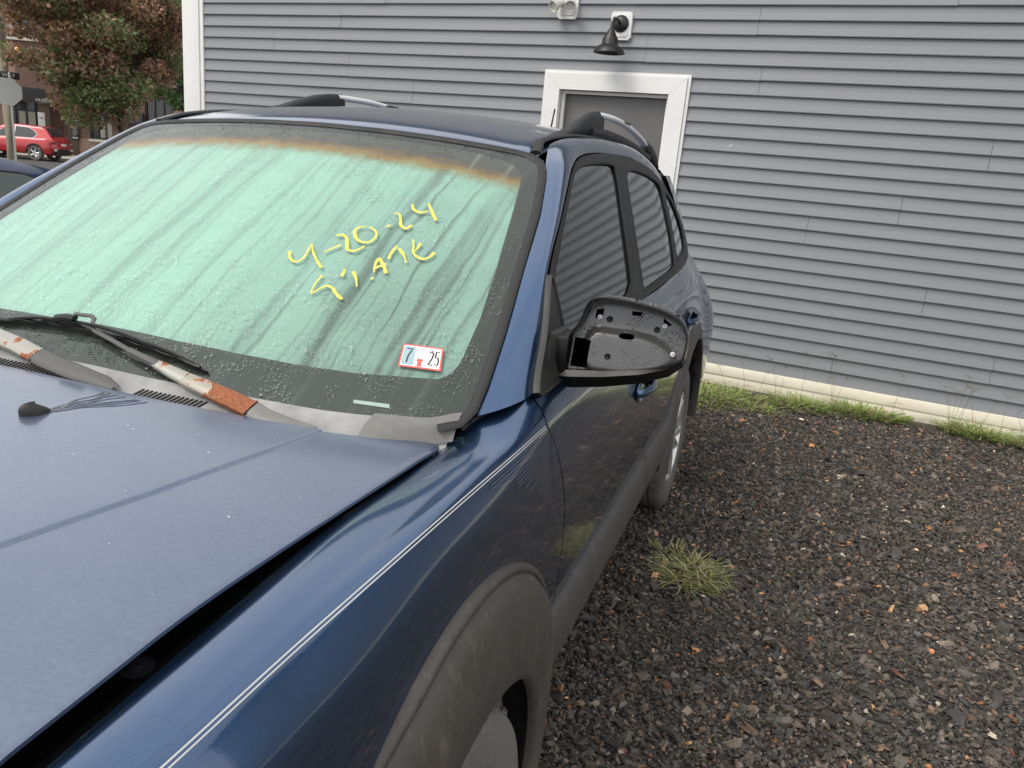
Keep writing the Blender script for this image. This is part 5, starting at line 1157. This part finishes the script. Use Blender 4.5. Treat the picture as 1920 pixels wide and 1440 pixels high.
# ================================================================== street furniture
def disc(poly, d, M_): m = MB(); m.prism(poly, d, M_); return m
PX, PY = -25.1, 20.1; pz = -.25; face = math.atan2(.7457, .6663)      # turned towards the lot
P_ = empty('utility_pole', (PX, PY, pz), 0, 'weathered wooden utility pole rising from the verge beside the grey sign back', 'utility pole')
m = MB(); m.tube([(0, 0, -.2), (0.01, 0, 2), (0, .02, 5), (.03, 0, 9)], [.17, .158, .145, .12], 18); m.build('pole_shaft', M['wood'], P_)
m = MB(); m.box(-1.1, 1.1, -.06, .06, 8.2, 8.34, .01); m.build('crossarm', M['wood'], P_)
sx, sy = -24.55, 19.83
S_ = empty('stop_sign', (sx, sy, pz), face+R(6), 'unpainted grey back of an octagonal road sign on a metal post', 'sign')
m = MB(); m.box(-.03, .03, -.03, .03, -.2, 3.25, .004); m.build('sign_post', M['sign_grey'], S_)
m = MB(); m.prism([(.47*math.cos(R(22.5+45*k)), .47*math.sin(R(22.5+45*k))) for k in range(8)], .004, T(-.10, -.040, 2.62)); m.build('sign_plate', M['sign_grey'], S_, sharp=20)
nb = empty('street_name_sign', (sx, sy, pz), face+R(6), 'dark street name blade above the octagonal sign', 'sign')
m = MB(); m.box(-.42, .30, -.012, .012, 3.03, 3.25, .004); m.build('sign_plate', M['shop_dark'], nb)
def text(s, size, loc, mat, par, name='lettering', ext=.004):
    cu = bpy.data.curves.new(name, 'FONT'); cu.body = s; cu.size = size; cu.extrude = ext; cu.align_x = 'CENTER'; cu.align_y = 'CENTER'
    o = bpy.data.objects.new('tmp', cu); COL.objects.link(o); dg = bpy.context.evaluated_depsgraph_get(); me = bpy.data.meshes.new_from_object(o.evaluated_get(dg)); bpy.data.objects.remove(o)
    me.name = name; me.materials.clear(); me.materials.append(mat); q = bpy.data.objects.new(name, me); COL.objects.link(q); q.parent = par; q.location = loc; q.rotation_euler = (R(90), 0, 0); return q
text('WAY', .17, (-.02, -.018, 3.14), M['sign_white'], nb)
rp = Vector((-32.5, 32.8, -.285))
R_ = empty('road_sign', rp, face, 'slim grey post with red and white road signs in front of the brick building', 'sign')
m = MB(); m.tube([(0, 0, -.1), (0, 0, 4.1)], .06, 10); m.build('sign_post', M['awning'], R_)
m = MB(); m.prism([(-.21, -.22), (.21, -.22), (.21, .22), (-.21, .22)], .006, T(0, -.072, 3.55)); m.build('sign_plate', M['sign_red'], R_, sharp=20)
m = MB(); m.prism([(-.17, -.30), (.17, -.30), (.17, .30), (-.17, .30)], .006, T(0, -.072, 2.85)); w = m.build('sign_plate', M['sign_white'], R_, sharp=20)
m = MB(); m.prism([(.14*math.cos(2*math.pi*k/20), .14*math.sin(2*math.pi*k/20)) for k in range(20)], .004, T(0, -.078, 2.92)); m.build('sign_symbol', M['sign_red'], w, sharp=20)

# ================================================================== brick shops across the road
P0 = (-40.126, 36.007); FR = math.atan2(ST[1], ST[0])
BR = empty('brick_building', (P0[0], P0[1], -.30), FR, label='two-storey red brick shop building with dark window frames across the road', cat='building')
DZ = .30   # floor offset: heights below are world heights
def bb(name, x0, x1, y0, y1, z0, z1, mat, par=BR, bev=.01): m = MB(); m.box(x0, x1, y0, y1, z0+DZ, z1+DZ, bev); return m.build(name, mat, par)
def wall_with(name, x0, x1, z0, z1, ops, mat, par, y=0, d=.3):
    xs = sorted({x0, x1, *[o[0] for o in ops], *[o[1] for o in ops]}); zs = sorted({z0, z1, *[o[2] for o in ops], *[o[3] for o in ops]}); m = MB()
    for a, b in zip(xs[:-1], xs[1:]):
        for c, e in zip(zs[:-1], zs[1:]):
            if any(o[0] <= (a+b)/2 <= o[1] and o[2] <= (c+e)/2 <= o[3] for o in ops): continue
            m.box(a, b, y, y+d, c+DZ, e+DZ)
    bm_o = m.build(name, mat, par, smooth=False); return bm_o
OPS = [(1.21, 2.58, .74, 2.46), (4.5, 6.11, 1.95, 3.39), (-2.9, -1.9, 6.6, 8.2), (.2, 1.2, 6.6, 8.2), (2.8, 3.8, 6.6, 8.2), (5.2, 6.2, 6.6, 8.2)]
wall_with('wall', -.07, 14, -.4, 9.2, OPS, M['brick'], BR)
wall_with('wall', -9, -.07, 3.0, 9.2, OPS, M['brick'], BR)
bb('side_wall', 13.7, 14, .3, 12, -.4, 9.2, M['brick'], bev=0); bb('roof', -9, 14, 0.0, 12, 9.2, 9.4, M['awning'])
def window(par, x0, x1, z0, z1, blind=False, y=.10, mull=2):
    w = bb('window', x0, x1, y+.05, y+.07, z0, z1, M['blind'] if blind else M['window_dark'], par, 0)
    for a, b, c, d in ((x0, x1, z0, z0+.07), (x0, x1, z1-.07, z1), (x0, x0+.08, z0+.07, z1-.07), (x1-.08, x1, z0+.07, z1-.07)): bb('window_frame', a, b, y-.04, y+.045, c, d, M['shop_dark'], w, .004)
    for k in range(1, mull): xx = x0+(x1-x0)*k/mull; bb('mullion', xx-.035, xx+.035, y-.02, y+.045, z0+.07, z1-.07, M['shop_dark'], w, .004)
    return w
window(BR, *OPS[0], mull=3); bb('blind', 1.75, 2.06, .135, .147, .85, 2.35, M['blind']); bb('blind', 2.13, 2.5, .135, .147, .85, 2.35, M['blind']); bb('window_sill', 1.15, 2.66, -.08, .02, .58, .735, M['sill'])
window(BR, *OPS[1], mull=3)
for o in OPS[2:]: window(BR, *o, mull=1); bb('window_sill', o[0]-.1, o[1]+.1, -.08, .02, o[2]-.16, o[2]-.005, M['sill'])
bb('cornice', -9, 14, -.14, -.002, 5.84, 6.00, M['sill']); bb('cornice', -9, 14, -.3, -.002, 9.0, 9.19, M['sill'])
bb('pillar', -.07, .52, -.12, -.003, -.4, 2.9, M['brown']); bb('dark_awning', 1.98, 2.79, -.35, -.004, 2.50, 3.03, M['awning'])
pn = bb('fascia_panel', 2.17, 4.46, -.28, -.006, 1.78, 2.42, M['awning']); bb('drain_pipe', 6.86, 6.98, -.14, -.02, -.4, 9.0, M['sign_white'])
mb = bb('menu_board', .21, .63, -.16, -.125, .6, 1.83, M['shop_dark'])
text('SHOP', .11, (.42, -.168, 1.70+DZ), M['sign_white'], mb); text('LIST', .11, (.42, -.168, 1.53+DZ), M['sign_white'], mb)
for k in range(6): bb('menu_line', .27, .57-.05*(k % 3), -.168, -.162, 1.32-.09*k, 1.35-.09*k, M['sill'], mb, 0)
for k in range(3): bb('menu_mark', .26+.11*k, .33+.11*k, -.168, -.162, .68, .76, M['sign_white'], mb, 0)
# angled shopfront at the corner
SF = empty('shopfront', (P0[0], P0[1], -.30), math.atan2(.9574, .2887), label='angled dark shopfront with white lettering at the corner of the brick building', cat='shopfront')
def sb(name, x0, x1, y0, y1, z0, z1, mat, par=SF, bev=.01): return bb(name, x0, x1, y0, y1, z0, z1, mat, par, bev)
sb('wall', -9, -3.3, .02, .3, -.4, 3.0, M['brick'], bev=0); sb('recess_wall', -1.02, -.05, .25, .5, -.4, 3.0, simple('maroon_brick', (.085, .045, .035), .85, var=.2), bev=0); sb('pier', -1.66, -1.04, -.05, .3, -.4, 2.45, M['brown'])
sb('fascia', -3.6, .3, -.25, .28, 2.50, 3.25, M['awning']); sb('stall_riser', -3.3, -1.67, .0, .25, -.4, .75, M['brown'])
w = sb('shop_window', -3.28, -1.68, .10, .12, .76, 2.48, M['window_dark'], bev=0)
for x in (-3.26, -2.75, -2.25, -1.72): sb('window_frame', x-.04, x+.04, .02, .095, .76, 2.48, M['shop_dark'], w)
sb('window_frame', -3.2, -1.78, .03, .09, 2.0, 2.06, M['shop_dark'], w, .004)
for a, b in ((-2.68, -2.32), (-2.18, -1.80)): sb('window_blind', a, b, .06, .075, .80, 1.95, M['blind'], w, 0)
text('MUSEUM', .24, (-1.40, -.262, 2.62+DZ), M['sign_white'], SF)
lb = sb('poster', -1.73, -1.36, -.10, -.055, 1.22, 1.97, M['sign_white']); text('LIFE', .13, (-1.545, -.108, 1.66+DZ), M['ink'], lb)
lamp = empty('wall_lantern', (P0[0]+ST[0]*-2.6-SN[0]*.2, P0[1]+ST[1]*-2.6-SN[1]*.2, 5.30), FR, label='small lit amber lantern on the brick wall under the cornice', cat='lamp')
m = MB(); m.lathe([(0, .16), (.07, .12), (.09, .03), (.07, -.08), (0, -.12)], 14); m.build('globe', M['lamp_glow'], lamp); m = MB(); m.box(-.02, .02, .02, .2, .14, .18); m.build('bracket', M['shop_dark'], lamp)

# ================================================================== trees
def leaves(name, n, clusters, size, cols, parent, shade=None):
    idx = RNG.choice(len(clusters), n, p=np.array([c[3]**2 for c in clusters])/sum(c[3]**2 for c in clusters)); cl = np.array([c[:3] for c in clusters])[idx]; rr = np.array([c[3] for c in clusters])[idx]; cc = np.array([c[4] for c in clusters])[idx]
    d = RNG.normal(size=(n, 3)); d /= np.linalg.norm(d, axis=1)[:, None]; p = cl+d*(rr*RNG.random(n)**.42)[:, None]*np.array([1, 1, .62])
    s = size*RNG.uniform(.6, 1.3, n)[:, None]; nrm = RNG.normal(size=(n, 3))+np.array([0, 0, .9]); nrm /= np.linalg.norm(nrm, axis=1)[:, None]
    t = np.cross(nrm, RNG.normal(size=(n, 3))); t /= np.linalg.norm(t, axis=1)[:, None]; b = np.cross(nrm, t)
    V = np.stack([p-t*s, p+b*s*.62-t*s*.1+nrm*s*.15, p+t*s, p-b*s*.62-t*s*.1+nrm*s*.15], 1).reshape(-1, 3); F = np.arange(4*n).reshape(-1, 4)
    pal = np.array(cols); ci = np.clip(cc[:, None]+RNG.normal(0, .22, (n, 1)), 0, .999)*len(pal); col = pal[ci[:, 0].astype(int)]*RNG.uniform(.7, 1.3, (n, 1))
    return big_mesh(name, V, F, M['leaf'], np.repeat(col, 4, 0), parent)
def tree(name, label, x, y, z, H, rad, cz, n, cols, lean, trunk=.16, size=.13, ncl=60, grad=None, dome=0):
    root = empty(name, (x, y, z), 0, label, 'tree'); m = MB(); m.tube([(0, 0, -.1), (.05, 0, cz*.45), (lean[0]*.3, lean[1]*.3, cz*.8), (lean[0]*.7, lean[1]*.7, cz*1.2), (lean[0], lean[1], H*.8)], [trunk, trunk*.85, trunk*.7, trunk*.5, trunk*.2], 10)
    cl = []
    for k in range(ncl):
        u = RNG.uniform(-1, 1); a = RNG.uniform(0, 2*np.pi); r = RNG.random()**.35; q = math.sqrt(1-u*u)
        c = (lean[0]+rad*r*q*math.cos(a), lean[1]+rad*r*q*math.sin(a), cz+(H-cz)*.5+(H-cz)*.55*u*r+dome*(r*q)**2*(1 if u < 0 else .2)); cl.append((*c, RNG.uniform(.5, 1.15)*(rad/4.6)**.8, RNG.random() if grad is None else grad(c)))
    for k in range(26):
        c = cl[RNG.integers(len(cl))]; s = Vector((lean[0]*.3, lean[1]*.3, cz*RNG.uniform(.75, 1.15))); e = Vector(c[:3]); mid = s.lerp(e, .5)+Vector((0, 0, .25)); m.tube([s, mid, e], [trunk*.24, trunk*.14, trunk*.05], 6)
    m.build('trunk', M['bark'], root); leaves('crown', n, cl, size, cols, root); return root
REDS = [tuple(c*2.7+.05 for c in q) for q in [(.055, .085, .022), (.075, .095, .028), (.10, .085, .035), (.14, .085, .045), (.16, .075, .05), (.11, .05, .04), (.15, .095, .04)]]
GRN = [tuple(c*2.4 for c in q) for q in [(.035, .06, .022), (.05, .085, .03), (.06, .10, .03), (.045, .075, .03)]]
tree('maple_tree', 'maple with mottled red and green leaves hanging over the road sign', -20.3, 20.75, -.25, 7.4, 3.3, 2.15, 60000, REDS, (-.75, -.8), size=.072, trunk=.12, dome=1.7, ncl=150, grad=lambda c: min(1, max(0, .34+.12*(c[2]-2.8)+RNG.normal(0, .25))))
tree('green_tree', 'dark green tree standing behind the maple close to the building corner', -29.9, 34.8, -.3, 11, 3.8, 2.9, 22000, GRN, (.2, .3), size=.13, ncl=80)
